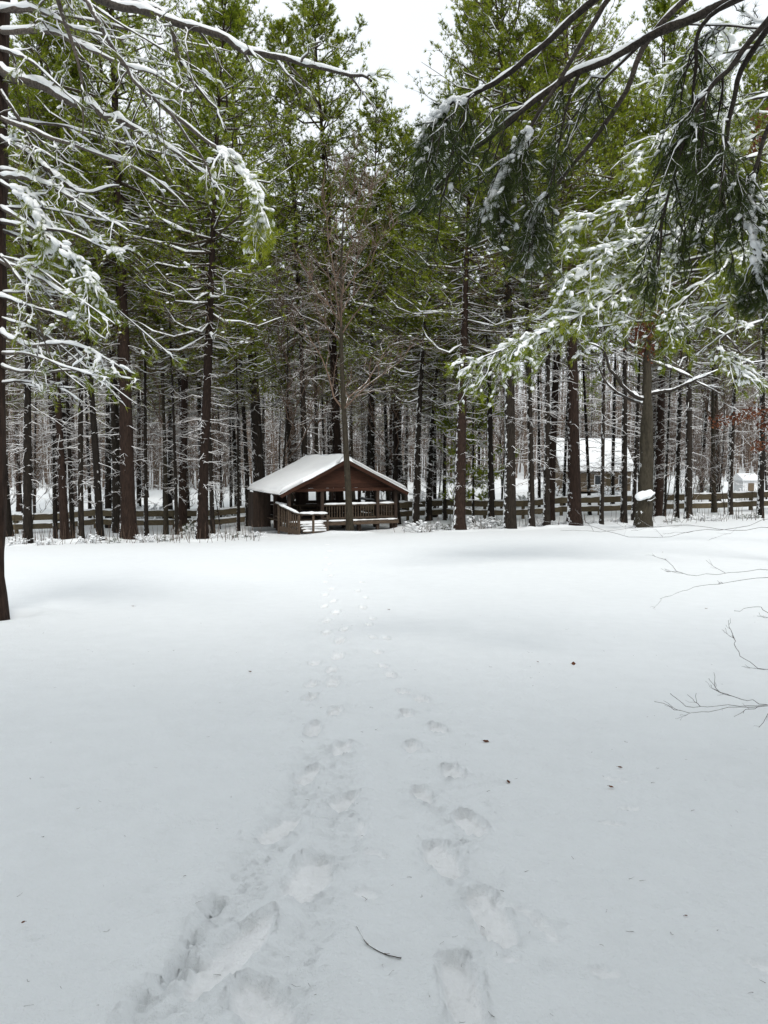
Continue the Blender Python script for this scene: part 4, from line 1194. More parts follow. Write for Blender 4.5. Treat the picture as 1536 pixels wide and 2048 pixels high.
# ------------------------------------------------------------------ the near trees, whose limbs frame the view
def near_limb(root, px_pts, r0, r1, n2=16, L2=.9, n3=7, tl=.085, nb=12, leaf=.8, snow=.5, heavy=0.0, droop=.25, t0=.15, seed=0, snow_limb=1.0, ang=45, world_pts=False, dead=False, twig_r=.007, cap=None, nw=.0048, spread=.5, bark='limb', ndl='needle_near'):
    r = np.random.default_rng(1000 + seed)
    w = [np.array(p) if world_pts else P(*p) for p in px_pts]
    A = smooth_line(w, max(14, 5 * len(w)))
    K = len(A)
    A = A + np.stack([vnoise(np.arange(K) * .45, seed + np.zeros(K), k) for k in (1, 2, 3)], 1) * r0 * .45
    Lm = np.linalg.norm(np.diff(A, axis=0), axis=1).sum()
    R = r0 + (r1 - r0) * np.linspace(0, 1, K) ** .85
    R = R * (1 + r.normal(size=K) * .03)
    m = MB(); tubes(m, A, R, 10)
    lb = obj('limb', m, M[bark], root)
    s = MB()
    if snow_limb > 0:
        f = .75 + .35 * vnoise(np.arange(K) * .8, np.zeros(K), seed + 3)
        snow_strip(s, A, R * f * snow_limb + .004, r, .62, 1.0, 8, .10)
    if n2:
        tw = MB()
        q2, i2, t2 = offshoots(A[None], n2, t0, 1.0, L2, ang, r, K=6, up=-.05, droop=droop, tip=.5, flat=.45, wob=.03)
        L2s = np.linalg.norm(q2[:, -1] - q2[:, 0], axis=1)
        tubes(tw, q2, taper(len(q2), 6, np.minimum(R[np.minimum((t2 * K).astype(int), K - 1)] * .6, .006 + .011 * L2s), .0035), 5)
        q3, i3, t3 = offshoots(q2, n3, .15, 1.0, L2s * .38 + .06, 42, r, K=4, up=-.05, droop=.22, tip=.45, flat=.35)
        tubes(tw, q3, taper(len(q3), 4, twig_r * .75, .003), 3)
        obj('twig_spray', tw, M[bark], lb, 'stuff')
        # snow on side branches and twigs
        k2 = r.random(len(q2)) < .25 + .75 * snow
        snow_strip(s, q2[k2], taper(k2.sum(), 6, .010 + .012 * snow + .03 * heavy, .007 + .020 * heavy), r, .75, 1, 6, .3)
        k3 = r.random(len(q3)) < snow * .7
        snow_strip(s, q3[k3], taper(k3.sum(), 4, .008 + .012 * heavy, .005 + .008 * heavy), r, .8, 1, 4, .35)
        if heavy > 0:
            # soft continuous loads lying along the side branches
            nb_ = 22
            ii = np.repeat(np.arange(len(q2)), nb_)
            tt_ = np.tile(np.linspace(.12, .95, nb_), len(q2)) + r.normal(size=len(ii)) * .04
            cp, cT = along(q2, ii, tt_)
            cn = vnoise(cp[:, 0] * 2.4 + seed, cp[:, 1] * 2.4 + cp[:, 2] * 2.1, seed + 9)
            kp = (cn > .35 - heavy * 1.1) & (np.abs(cT[:, 2]) < .72)
            sc_ = (tl / .085) ** .8 * (.013 + .024 * heavy) * np.clip(.7 + cn[kp], .4, 1.5) * (1.1 - .55 * np.clip(tt_[kp], 0, 1)) * r.uniform(.75, 1.2, kp.sum())
            h_ = unit(np.cross(cT[kp], np.array([[0, 0, 1.0]])))
            blobs(s, cp[kp] + h_ * (r.normal(size=(kp.sum(), 1)) * sc_[:, None] * .8) + np.array([[0, 0, 1.0]]) * sc_[:, None] * .5, np.stack([sc_ * 2.1, sc_ * 1.3, sc_ * .62], 1), cT[kp], fine=True, rough=.22, r=r)
        n4 = 6
        idx = np.repeat(np.arange(len(q3)), n4)
        pos, T = along(q3, idx, np.tile(np.linspace(.25, 1, n4), len(q3)) + r.normal(size=len(idx)) * .05)
        keep = r.random(len(pos)) < leaf
        pos, T = pos[keep], T[keep]
        T = unit(T + np.array([[0, 0, -.15]]) + r.normal(size=T.shape) * .2)
        if len(pos):
            fm = MB(); tufts(fm, pos, T, r.uniform(.75, 1.25, len(pos)) * tl, nb, nw, spread, r=r)
            obj('foliage', fm, M[ndl], lb, 'stuff', False)
            # snow sits in patches on the upper sprays
            cl = vnoise(pos[:, 0] * 3.6 + seed, pos[:, 1] * 3.6 + pos[:, 2] * 2.9, seed) + .5 * vnoise(pos[:, 0] * 9, pos[:, 2] * 9 + pos[:, 1] * 7, seed + 1)
            pr_ = np.clip((.03 * snow + .10 * heavy) * (1 + 1.6 * cl), 0, 1)
            ks = r.random(len(pos)) < pr_
            sz = r.uniform(.010, .024, ks.sum()) * (1 + .6 * heavy) * (tl / .085) ** .7
            blobs(s, pos[ks] + np.array([[0, 0, .02]]), np.stack([sz * 1.5, sz * 1.1, sz * .7], 1), T[ks] * np.array([[1, 1, .6]]), fine=True, rough=.26, r=r)
    if cap:
        i0 = int(K * cap[0])
        n_ = (K - i0) * 4
        C = np.repeat(A[i0:], 4, 0) + r.normal(size=(n_, 3)) * cap[1] * np.array([.55, .55, .35]) + np.array([0, 0, cap[1] * .35])
        sz = cap[1] * r.uniform(.45, 1.0, n_)
        blobs(s, C, np.stack([sz * 1.5, sz, sz * .7], 1), np.repeat(unit(np.gradient(A, axis=0))[i0:], 4, 0) + r.normal(size=(n_, 3)) * .25, fine=True, rough=.16, r=r)
    if s.v: obj('snow_cover', s, M['snow'], lb, 'stuff')
    return lb

def near_trunk(root, x, y, H, rad, mat, seed, lean=0.0):
    r = np.random.default_rng(seed)
    K, S = 60, 22
    s = np.linspace(0, 1, K) ** 1.3
    ax = np.stack([x + lean * s * H + .06 * np.sin(s * 7 + seed), y + .06 * np.cos(s * 5 + seed), gz(x, y) - .3 + s * (H + .3)], 1)
    rr = rad * ((1 - s) ** .8 * .97 + .03) * (1 + .4 * np.exp(-s * H / .45))
    m = MB(); tubes(m, ax, rr, S)
    v = np.concatenate(m.v); x = x + lean * np.maximum(v[:, 2] - gz(x, y), 0); a = np.arctan2(v[:, 1] - y, v[:, 0] - x)
    f = .035 * fbm(a * 5, v[:, 2] * 1.3, seed, 3) * rad / .25
    d = unit(v - np.stack([x, np.full(len(v), y), v[:, 2]], 1)); v[:, :2] += d[:, :2] * f[:, None]
    m.v = [v]
    return obj('trunk', m, mat, root)

def crown_limbs(root, x, y, z0, z1, n, Lr, seed, az=None, **kw):
    """limbs of the high crown, mostly above the frame, which shade the snow below"""
    r = np.random.default_rng(seed)
    for k in range(n):
        a = r.uniform(0, 6.283) if az is None else r.uniform(*az)
        z = z0 + (z1 - z0) * (k + .5) / n; L = Lr * (1 - .6 * (k / n)) * r.uniform(.7, 1.1)
        p0 = np.array((x, y, z)); d = np.array((math.cos(a), math.sin(a), 0))
        pts = [p0, p0 + d * L * .35 + (0, 0, .10 * L), p0 + d * L * .7 + (0, 0, .10 * L), p0 + d * L + (0, 0, .02 * L)]
        near_limb(root, pts, .05, .012, seed=seed * 50 + k, world_pts=True, **kw)

# the great trunk at the left edge
lt = thing('near_pine', 'huge dark near trunk at the left edge with many snow-covered limbs reaching right', 'pine tree', (0, 0, 0))
LB, LTP = P(-16, 1240, 10.5), P(-16, 0, 10.5)
near_trunk(lt, LB[0], 10.5, 22, .23, M['bark_red'], 4, (LTP[0] - LB[0]) / (LTP[2] - LB[2]))
LIMBS_L = [
 ([(-8,130,10.5),(60,165,10.2),(130,195,9.9),(200,225,9.6),(270,260,9.3),(335,292,9.1),(400,340,9.0)], .05, .012, dict(n2=16, L2=.8, snow=.8, leaf=.35, snow_limb=1.15)),
 ([(-8,-160,10.5),(110,-60,9.2),(200,-5,8.6),(300,22,8.2),(400,60,7.9),(500,98,7.6),(600,128,7.4),(680,147,7.2),(748,166,7.1)], .045, .012, dict(n2=16, L2=.75, snow=.7, leaf=.6, snow_limb=1.15, t0=.35)),
 ([(-8,-120,10.5),(90,-60,9.6),(130,40,9.3),(155,120,9.2),(163,200,9.2),(166,270,9.2)], .026, .008, dict(n2=9, L2=.5, snow=.5, leaf=.3)),
 ([(-8,-180,10.5),(120,-80,9.4),(185,20,9),(240,120,8.8),(290,180,8.7),(345,235,8.6),(400,310,8.5),(430,370,8.5)], .028, .008, dict(n2=16, L2=.7, snow=.8, leaf=.45)),
 ([(-8,272,10.5),(60,310,10.2),(120,355,10),(165,385,9.9),(240,370,9.8)], .03, .01, dict(n2=9, L2=.6, snow=.9, leaf=.3, snow_limb=1.4)),
 ([(-8,350,10.5),(60,360,10.2),(130,386,10),(190,420,9.9)], .026, .009, dict(n2=9, L2=.6, snow=.9, leaf=.35, snow_limb=1.3)),
 ([(-8,165,10.5),(40,240,10.3),(75,310,10.2),(120,380,10.1),(190,430,10)], .02, .007, dict(n2=10, L2=.6, snow=.7, leaf=.4)),
 ([(-8,520,10.5),(60,545,10.2),(130,590,9.9),(210,632,9.7)], .026, .009, dict(n2=10, L2=.6, snow=.9, leaf=.55, heavy=.2, snow_limb=1.3)),
 ([(-8,500,10.5),(50,575,10.2),(82,660,10.1),(105,720,10),(172,778,9.9)], .02, .007, dict(n2=9, L2=.5, snow=.5, leaf=.35)),
 ([(-8,660,10.5),(60,690,10.2),(150,690,9.9),(245,738,9.7)], .024, .008, dict(n2=10, L2=.55, snow=.9, leaf=.5, heavy=.35, snow_limb=1.3)),
 ([(200,-5,8.6),(320,20,8.5),(360,120,8.4),(400,180,8.4),(445,235,8.4)], .022, .008, dict(n2=10, L2=.6, snow=.7, leaf=.55)),
 ([(290,180,8.7),(390,265,9.4),(440,300,9.3),(490,350,9.2),(518,420,9.1),(524,470,9.1)], .018, .008, dict(n2=18, L2=.40, snow=.9, leaf=.95, heavy=.5, t0=.4, droop=.7, cap=(.42, .055))),
 ([(-8,360,10.5),(55,398,10),(82,440,10),(98,490,10)], .02, .008, dict(n2=14, L2=.40, snow=.9, leaf=.95, heavy=.5, droop=.7, cap=(.2, .055))),
 ([(-8,410,10.5),(100,475,9.9),(168,535,9.8),(205,600,9.8)], .022, .008, dict(n2=16, L2=.45, snow=.9, leaf=.95, heavy=.5, t0=.3, droop=.7, cap=(.4, .055))),
 ([(-8,60,10.5),(100,62,10),(200,108,9.6),(310,150,9.3),(380,190,9.2)], .03, .009, dict(n2=13, L2=.7, snow=.8, leaf=.45, snow_limb=1.2)),
 ([(-8,20,10.5),(80,20,10),(160,60,9.7),(250,80,9.4)], .026, .009, dict(n2=12, L2=.7, snow=.8, leaf=.5, snow_limb=1.2)),
 ([(-8,440,10.5),(80,455,10),(150,470,9.8),(260,520,9.6)], .022, .008, dict(n2=11, L2=.6, snow=.9, leaf=.6, heavy=.35)),
 ([(-8,235,10.5),(90,270,10.1),(200,310,9.8),(300,350,9.6),(380,420,9.5)], .024, .008, dict(n2=13, L2=.7, snow=.8, leaf=.55)),
 ([(-8,590,10.5),(70,615,10.1),(150,640,9.9),(215,680,9.8)], .02, .008, dict(n2=9, L2=.5, snow=.8, leaf=.8, heavy=.2)),
 ([(-8,730,10.5),(60,745,10.2),(150,740,9.9),(280,760,9.6)], .02, .007, dict(n2=9, L2=.45, snow=.7, leaf=.85)),
]
for i, (pts, r0, r1, kw) in enumerate(LIMBS_L):
    kw = dict(kw); kw['snow_limb'] = kw.get('snow_limb', 1.0) * 1.15; kw['leaf'] = kw['leaf'] * (.55 if not kw.get('cap') else 1); kw['bark'] = 'limb_grey'; kw.setdefault('ndl', 'needle'); r0 *= 1.45; kw['n2'] = max(4, int(kw['n2'] * (.72 if not kw.get('cap') else 1))); kw['n3'] = 6 if kw.get('cap') else 5
    near_limb(lt, pts, r0, r1, seed=i + 1, **kw)
lr = np.random.default_rng(61)
for k in range(15):
    y0 = -60 + 58 * k + lr.uniform(-20, 20); ln = lr.uniform(150, 420) * (1.15 - .5 * max(0, y0) / 800); dy = ln * lr.uniform(.05, .75); dd = lr.uniform(-.4, 1.4)
    pts = [(-8, y0, 10.5), (ln * .3, y0 + dy * .22 - 6, 10.5 - dd * .3), (ln * .65, y0 + dy * .6, 10.5 - dd * .65), (ln, y0 + dy, 10.5 - dd)]
    near_limb(lt, pts, lr.uniform(.018, .030), .007, seed=400 + k, n2=7, L2=.55, n3=5, snow=.85, heavy=lr.choice([0, 0, .15]), leaf=lr.choice([.08, .15, .45]), snow_limb=1.1, bark='limb_grey', ndl='needle')
crown_limbs(lt, -5.36, 10.5, 8.8, 20, 9, 4.2, 3, n2=9, L2=1.3, n3=5, leaf=.3, snow=.5, nb=6, tl=.14)

# the tree just outside the right edge
rt = thing('near_pine', 'near pine outside the right edge whose thick bare limbs sweep down across the top right', 'pine tree', (0, 0, 0))
near_trunk(rt, 5.1, 4.6, 20, .24, M['bark'], 6)
LIMBS_R = [
 ([(1900,-330,5.0),(1640,-80,5.8),(1440,10,6.3),(1300,70,6.4),(1150,152,6.5),(1000,252,6.6),(900,347,6.7),(840,428,6.7)], .056, .012, dict(n2=11, L2=.55, snow=.4, leaf=.8, t0=.55, droop=.7, snow_limb=.9)),
 ([(1900,-520,5.0),(1400,-180,5.6),(1180,5,5.9),(1080,100,6),(985,163,6.1),(940,192,6.15),(885,222,6.2),(838,285,6.25)], .036, .010, dict(n2=17, L2=.40, n3=7, snow=.45, heavy=.12, leaf=.95, t0=.68, droop=1.2, snow_limb=1.0, cap=(.74, .032))),
 ([(1900,-300,5.0),(1500,-90,6.3),(1320,50,6.6),(1240,200,6.7),(1180,290,6.8),(1110,370,6.9),(1075,425,7),(1055,520,7)], .032, .010, dict(n2=16, L2=.38, n3=7, snow=.5, heavy=.15, leaf=.95, t0=.7, droop=1.1, snow_limb=.9, cap=(.80, .045))),
 ([(1900,-260,5.0),(1640,-60,5.6),(1500,110,5.9),(1460,230,6),(1448,330,6),(1436,450,6.1)], .030, .010, dict(n2=16, L2=.5, n3=7, snow=.35, heavy=.05, leaf=.95, t0=.55, droop=1.0, snow_limb=.6)),
 ([(1900,-420,5.0),(1350,-120,6),(1220,-5,6.2),(1150,110,6.3),(1085,215,6.4),(1035,295,6.5),(995,375,6.6),(970,430,6.6)], .026, .009, dict(n2=18, L2=.32, n3=7, snow=.5, heavy=.15, leaf=.95, t0=.62, droop=1.0, snow_limb=1.0, cap=(.66, .042))),
 ([(1600,-40,5.6),(1470,120,5.9),(1410,190,6),(1365,290,6),(1330,420,6.1),(1312,550,6.1)], .024, .008, dict(n2=17, L2=.46, n3=7, snow=.3, heavy=.06, leaf=.95, t0=.25, droop=1.0, snow_limb=.6)),
 ([(1640,-80,5.8),(1420,30,6.2),(1390,140,6.3),(1385,230,6.3),(1395,330,6.3)], .02, .008, dict(n2=14, L2=.40, n3=7, snow=.3, leaf=1, t0=.35, droop=1.0, snow_limb=.5)),
 ([(1640,60,5.7),(1540,250,5.9),(1500,380,6),(1505,480,6),(1520,560,6)], .02, .008, dict(n2=15, L2=.36, n3=7, snow=.5, heavy=.12, leaf=.95, t0=.35, droop=.9, cap=(.45, .03))),
 ([(1300,70,6.4),(1190,180,6.6),(1130,260,6.7),(1100,330,6.7)], .014, .006, dict(n2=9, L2=.4, snow=.4, leaf=.6, droop=.7)),
 ([(1640,-80,5.8),(1560,45,6.6),(1440,50,6.6),(1330,48,6.6)], .014, .006, dict(n2=5, L2=.4, snow=.7, leaf=.3)),
]
for i, (pts, r0, r1, kw) in enumerate(LIMBS_R):
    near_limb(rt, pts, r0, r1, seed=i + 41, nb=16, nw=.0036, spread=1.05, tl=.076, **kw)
crown_limbs(rt, 5.1, 4.6, 8.0, 19, 9, 4.6, 5, n2=9, L2=1.4, n3=5, leaf=.3, snow=.5, nb=6, tl=.15)

# snow-laden pine to the right, in the middle distance
sp = thing('snowy_pine', 'snow-laden pine outside the right edge with pale drooping boughs in the middle distance', 'pine tree', (0, 0, 0))
near_trunk(sp, 10.9, 18.0, 20, .25, M['bark'], 8)
LIMBS_S = [
 ([(1700,440,18),(1450,500,17.6),(1300,545,17.2),(1180,620,17),(1050,682,16.8),(950,722,16.8)], .05, .014, dict(n2=34, L2=1.3, heavy=.5)),
 ([(1700,360,18),(1480,420,17.6),(1330,470,17.2),(1200,515,17),(1110,575,16.9)], .05, .014, dict(n2=30, L2=1.2, heavy=.9)),
 ([(1700,540,18),(1500,590,17.6),(1400,640,17.4),(1300,642,17.2),(1190,655,17)], .045, .014, dict(n2=20, L2=.9, heavy=.25, leaf=.4)),
 ([(1700,270,18),(1480,320,17.6),(1350,380,17.3),(1230,420,17.1),(1130,475,17)], .045, .014, dict(n2=28, L2=1.2, heavy=.55)),
 ([(1700,590,18),(1530,640,17.7),(1440,680,17.5),(1480,740,17.4),(1540,780,17.4)], .04, .014, dict(n2=14, L2=.8, heavy=.4, leaf=.4)),
 ([(1700,150,18),(1500,200,17.6),(1350,260,17.4),(1250,335,17.3)], .045, .014, dict(n2=26, L2=1.2, heavy=.4)),
 ([(1700,60,18),(1520,90,17.6),(1400,120,17.4),(1290,180,17.3)], .045, .014, dict(n2=24, L2=1.2, heavy=.35)),
 ([(1700,420,18),(1560,470,17.4),(1470,520,17),(1380,590,16.8),(1330,660,16.8)], .04, .014, dict(n2=26, L2=1.1, heavy=.35)),
 ([(1700,330,18),(1560,380,17.4),(1500,440,17),(1470,520,16.9)], .04, .014, dict(n2=22, L2=1.0, heavy=.55)),
 ([(1700,500,18),(1400,540,18.6),(1250,560,18.8),(1120,640,19),(1000,700,19)], .045, .014, dict(n2=32, L2=1.2, heavy=.75)),
 ([(1700,220,18),(1560,250,18.4),(1420,330,18.6),(1330,420,18.8)], .04, .014, dict(n2=24, L2=1.1, heavy=.5)),
]
for i, (pts, r0, r1, kw) in enumerate(LIMBS_S):
    kw = dict(kw); kw['heavy'] = min(.95, kw['heavy'] + .08); kw['n2'] = int(kw['n2'] * 1.2); kw['L2'] *= 1.12
    kk = dict(n3=9, tl=.14, nb=8, leaf=.9, snow=.9, droop=.30, snow_limb=1.2, t0=.25, twig_r=.011, ndl='needle', nw=.009); kk.update(kw)
    near_limb(sp, pts, r0, r1, seed=i + 71, **kk)
crown_limbs(sp, 10.9, 18.0, 12, 19, 7, 3.2, 9, n2=9, L2=1.0, n3=5, leaf=.4, snow=.6, nb=6, tl=.15)

# the pale forked tree right of the house
ft = thing('forked_tree', 'stout pale forked tree with snow on its spreading limbs and a clump near its foot', 'bare tree', (0, 0, 0))
FD = 36.0
FXY = ((1290 - CX) / F_PX * FD, FD)
near_trunk(ft, FXY[0], FXY[1], 11.0, .40, M['bark_pale'], 12)
LIMBS_F = [
 ([(1290,800,36),(1262,785,35.8),(1225,745,35.6),(1205,700,35.5),(1160,680,35.3)], .12, .03, dict(n2=8, L2=1.2)),
 ([(1290,808,36),(1250,795,36),(1215,765,36.2),(1190,720,36.3)], .09, .03, dict(n2=7, L2=1.1)),
 ([(1295,790,36),(1340,780,35.8),(1400,755,35.6),(1465,728,35.4),(1530,722,35.3)], .11, .03, dict(n2=9, L2=1.2)),
 ([(1295,720,36),(1340,735,35.8),(1390,760,35.6),(1440,790,35.5)], .10, .03, dict(n2=8, L2=1.1)),
 ([(1290,705,36),(1330,672,35.8),(1380,655,35.6),(1450,670,35.4),(1520,760,35.3)], .11, .03, dict(n2=9, L2=1.2)),
 ([(1290,700,36),(1260,690,35.8),(1235,655,35.6),(1205,640,35.5)], .09, .03, dict(n2=8, L2=1.2)),
 ([(1290,690,36),(1320,640,35.9),(1390,610,35.8),(1500,600,35.7)], .10, .03, dict(n2=9, L2=1.4)),
 ([(1290,640,36),(1255,580,35.9),(1215,540,35.8),(1180,500,35.7)], .10, .03, dict(n2=9, L2=1.5)),
]
for i, (pts, r0, r1, kw) in enumerate(LIMBS_F):
    kk = dict(n3=6, leaf=0, snow=.8, droop=.05, snow_limb=1.1, t0=.3, twig_r=.02, ang=40); kk.update(kw)
    near_limb(ft, pts, r0, r1, seed=i + 91, **kk)
def leaf_spray(name, root, cpx, spread, n, seed, size=.11, hang=None):
    """a cluster of dry leaves still hanging on: each a small bent quad"""
    r = np.random.default_rng(seed)
    m = MB()
    c = np.array([P(*cpx[k]) for k in r.integers(0, len(cpx), n)]) + r.normal(size=(n, 3)) * np.array(spread)
    d = unit(r.normal(size=(n, 3)) * np.array([1, 1, .7]) + np.array([[0, 0, -.6]])); sd = unit(np.cross(d, r.normal(size=(n, 3))))
    L = size * r.uniform(.6, 1.2, n)[:, None]; up = np.cross(d, sd) * L * .18
    V = np.stack([c, c + d * L * .5 + sd * L * .33 + up, c + d * L, c + d * L * .5 - sd * L * .33 + up], 1)
    i0 = np.arange(n)[:, None] * 4
    m.add(V, None, np.concatenate([i0 + [[0, 1, 2]], i0 + [[0, 2, 3]]], 1).reshape(-1, 3))
    return obj(name, m, M['oakleaf'], root, 'stuff', False)
leaf_spray('dry_leaves', ft, [(1292, 650, 35.6), (1280, 672, 35.6), (1300, 690, 35.6), (1310, 640, 35.6)], (.35, .4, .35), 420, 5, .2)
m = MB(); fp = P(1289, 992, 35.66)
V3, F3 = _sub(*_sub(ICO2_V, ICO2_F))
dd = 1 + .20 * vnoise(V3[:, 0] * 1.9 + 4, V3[:, 2] * 1.9 + V3[:, 1], 6) + .10 * vnoise(V3[:, 0] * 4.5, V3[:, 2] * 4.5 + V3[:, 1] * 3, 7)
v = V3 * dd[:, None]; v[:, 2] = np.where(v[:, 2] < 0, v[:, 2] * .55, v[:, 2])
v = v * np.array([.44, .28, .30]); v[:, 2] += .22 * v[:, 0]
m.add(v + fp, None, F3)
obj('snow_clump', m, M['snow'], ft)
m = MB(); tubes(m, np.array([P(1289, 1003, 36), P(1302, 1003, 35.5), P(1312, 996, 35.3)]), np.array([.10, .07, .03]), 8); obj('broken_stub', m, M['bark_pale'], ft)

# young oaks that keep their dry brown leaves
oak = thing('oak_sapling', 'leaning young oak at the right edge still holding a spray of dry red-brown leaves', 'oak', (0, 0, 0))
od = 22.0
ob = G(1600, 1085)
od = ob[1]
near_limb(oak, [(1600, 1090, od), (1590, 980, od), (1570, 880, od), (1520, 826, od - .3), (1440, 842, od - .6)], .05, .012, n2=12, L2=1.1, n3=5, leaf=0, snow=.5, t0=.45, seed=201, snow_limb=.5, droop=.1).name = 'trunk'
leaf_spray('dry_leaves', oak, [(1445, 842, od - .6), (1470, 835, od - .5), (1500, 828, od - .4), (1530, 822, od - .3), (1520, 890, od - .2), (1535, 850, od)], (.16, .25, .11), 420, 6, .12)
# the leaf sprays high at right
oak2 = thing('oak_sapling', 'taller young oak at the right edge with rusty leaves showing high among the snowy boughs', 'oak', (0, 0, 0))
near_limb(oak2, [(1640, 1090, 24), (1630, 800, 24), (1600, 500, 24), (1560, 330, 23.7), (1500, 280, 23.4)], .07, .012, n2=10, L2=1.4, n3=5, leaf=0, snow=.5, t0=.6, seed=202, snow_limb=.4, droop=.0).name = 'trunk'
leaf_spray('dry_leaves', oak2, [(1500, 285, 23.4), (1525, 245, 23.4), (1490, 300, 23.4), (1540, 270, 23.5)], (.22, .3, .18), 260, 7, .15)

# ------------------------------------------------------------------ thin bare shrub stems reaching in from the right
def twig_shrub(label, lines, seed, r0, n2, L2):
    t = thing('bare_shrub', label, 'shrub', (0, 0, 0))
    r = np.random.default_rng(seed)
    for k, pts in enumerate(lines):
        w = [P(*p) for p in pts]
        # the stem rises from the snow outside the frame
        x0, y0 = w[0][0] + .55, w[0][1] + .1
        w = [np.array((x0 + .15, y0, gz(x0, y0) - .05)), np.array((x0, y0, (gz(x0, y0) + w[0][2]) / 2))] + w
        A = smooth_line(w, 24)
        A = A + r.normal(size=A.shape) * .006
        m = MB(); tubes(m, A, taper(1, 24, r0 * .5, .0018)[0], 6)
        st_ = obj('stem', m, M['limb_grey'], t)
        q2, _, _ = offshoots(A[None], n2, .35, 1, L2, 34, r, K=5, up=.05, droop=-.1, tip=.4, flat=.3)
        m = MB(); tubes(m, q2, taper(len(q2), 5, .0024, .0013), 4)
        q3, _, _ = offshoots(q2, 2, .3, 1, L2 * .4, 35, r, K=4, up=.1, droop=-.1, tip=.4, flat=.3)
        tubes(m, q3, taper(len(q3), 4, .0016, .001), 3)
        obj('twigs', m, M['limb_grey'], st_, 'stuff')
twig_shrub('bare shrub with long stems arching low over the snow before the forked tree',
    [[(1560,1040,10),(1480,1056,9.9),(1400,1060,9.8),(1330,1074,9.7),(1250,1072,9.6),(1180,1052,9.5),(1080,1040,9.4)],
     [(1560,1062,9.8),(1470,1062,9.8),(1390,1052,9.7),(1300,1054,9.6),(1210,1064,9.5),(1120,1060,9.4)]], 301, .011, 4, .5)
twig_shrub('bare shrub with two thin level stems, second farthest of the right-edge shrubs',
    [[(1560,1146,7.5),(1460,1145,7.4),(1370,1148,7.3),(1330,1118,7.3)], [(1560,1160,7.4),(1440,1166,7.3),(1370,1180,7.2),(1320,1196,7.1)]], 302, .007, 4, .32)
twig_shrub('small bare shrub with upturned twigs at the right edge above the longest pale twig',
    [[(1560,1345,5.6),(1510,1330,5.5),(1475,1300,5.5),(1466,1268,5.5)], [(1560,1250,5.8),(1520,1215,5.8),(1470,1222,5.7)]], 303, .005, 3, .2)
twig_shrub('nearest bare shrub at the right edge, one long straight twig level over grey snow',
    [[(1560,1411,4.7),(1460,1413,4.7),(1380,1412,4.7),(1340,1386,4.7)], [(1560,1412,4.7),(1480,1398,4.7),(1425,1375,4.7)], [(1560,1414,4.7),(1440,1420,4.7),(1370,1424,4.7),(1310,1400,4.7)]], 304, .0055, 3, .2)

lt_r = np.random.default_rng(88)
n = 170
yl = 2.1 + 9 * lt_r.random(n) ** 1.4; xl = lt_r.uniform(-.55, .55, n) * yl
zl = np.interp(np.zeros(n), [0], [0]) + gz0(xl, yl)
iy = np.clip(np.searchsorted(gy, yl), 1, len(gy) - 1); ix = np.clip(np.searchsorted(gx, xl), 1, len(gx) - 1)
zl = np.maximum(ZZ[iy, ix], ZZ[iy - 1, ix - 1])
al = lt_r.uniform(0, 6.283, n); Ll = lt_r.uniform(.008, .032, n)
dl = np.stack([np.cos(al), np.sin(al), lt_r.normal(size=n) * .12], 1) * Ll[:, None]
c0 = np.stack([xl, yl, zl + .003], 1)
m = MB(); tubes(m, np.stack([c0 - dl / 2, c0 + lt_r.normal(size=(n, 3)) * .002, c0 + dl / 2], 1), taper(n, 3, lt_r.uniform(.0006, .0018, n), .0006), 4)
obj('needle_litter', m, M['twig'], kind='stuff')

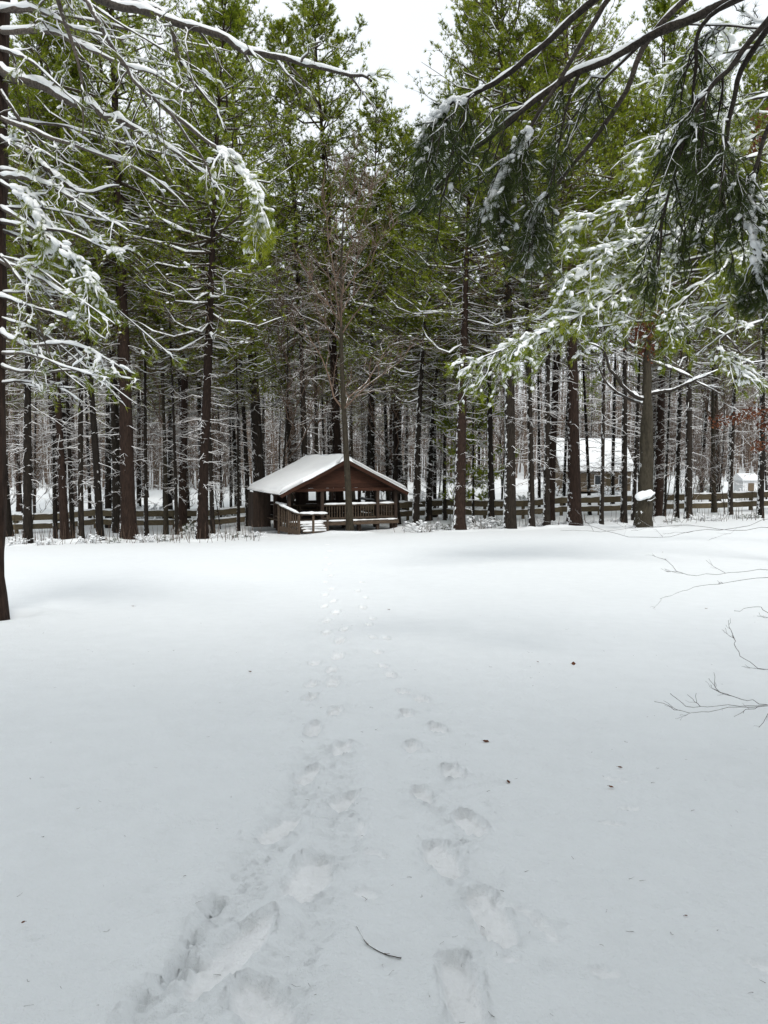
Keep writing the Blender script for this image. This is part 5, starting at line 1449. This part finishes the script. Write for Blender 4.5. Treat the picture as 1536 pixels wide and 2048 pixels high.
# ------------------------------------------------------------------ fallen twig and leaves on the snow
tw = thing('fallen_twig', 'thin crooked brown twig lying on the snow between the two lines of footprints', 'twig', (0, 0, 0))
w = [G(714, 1858) + (0, 0, .012), G(728, 1882) + (0, 0, .008), G(738, 1896) + (0, 0, .012), G(768, 1912) + (0, 0, .010), G(802, 1922) + (0, 0, .012)]
m = MB(); tubes(m, smooth_line(w, 14), taper(1, 14, .0022, .0034)[0], 6, cap=True); obj('stem', m, M['limb_grey'], tw)
m = MB(); tubes(m, np.array([w[2], w[2] + (-.02, .015, .012)]), np.array([.0022, .001]), 5); tubes(m, np.array([w[3], w[3] + (.02, -.02, .012)]), np.array([.0022, .001]), 5); obj('side_twig', m, M['twig'], tw)
LEAVES = [
 (1146, 1328, .05, 'dark curled leaf standing on edge on the snow at centre right'), (500, 1345, .04, 'small dark leaf on the snow left of the footprints where the shade begins'),
 (266, 1213, .06, 'brown leaf far out on the bright snow at left'), (972, 1485, .045, 'flat tan leaf on the snow right of the footprints in the middle of the shade'),
 (1222, 1576, .03, 'small tan leaf on the grey snow at right'), (1016, 1566, .03, 'pale leaf on the snow a little right of the right line of footprints'),
 (1412, 1218, .05, 'dark leaf on the bright snow near the shrub stems at right'), (778, 1220, .045, 'brown leaf right beside the far end of the footprints'),
 (1075, 1325, .03, 'small faded leaf left of the dark curled leaf'), (1240, 1537, .03, 'thin brown leaf sliver on the grey snow at right'),
 (1372, 1835, .014, 'tiny brown leaf scrap near the lower right'), (47, 1848, .016, 'tiny brown leaf scrap near the lower left edge'), (1325, 1105, .06, 'dark leaf on the far bright snow below the forked tree'),
]
for k, (px, py, s_, lab) in enumerate(LEAVES):
    r = np.random.default_rng(500 + k)
    g = G(px, py)
    n_ = 7
    s = np.linspace(0, 1, n_); wv = np.sin(s * math.pi) ** .7 * (.36 + .05 * np.sin(s * 14)); wv[0] = wv[-1] = .02
    curl = .30 * r.uniform(.5, 1.3)
    V = []
    for sgn in (-1, 0, 1):
        for a, b in zip(s, wv):
            V.append(((a - .5) * s_, sgn * b * s_, (abs(sgn) * curl * b + .35 * (a - .5) ** 2) * s_ + .004))
    q = []
    for c in range(2):
        for j in range(n_ - 1):
            q.append((c * n_ + j, c * n_ + j + 1, (c + 1) * n_ + j + 1, (c + 1) * n_ + j))
    lf = thing('fallen_leaf', lab, 'leaf', tuple(g + (0, 0, .003)), r.uniform(0, 6))
    lf.rotation_euler = (r.uniform(-.25, .25) if k else 1.1, r.uniform(-.2, .2), r.uniform(0, 6.28) if k else .4)
    obj('blade', MB().add(V, q), M['oakleaf'], lf)
    m = MB(); tubes(m, np.array([(-.5 * s_, 0, .09 * s_ + .004), (-.8 * s_, .03 * s_, .10 * s_ + .002)]), np.array([.0012, .0008]), 4); obj('stalk', m, M['twig'], lf)
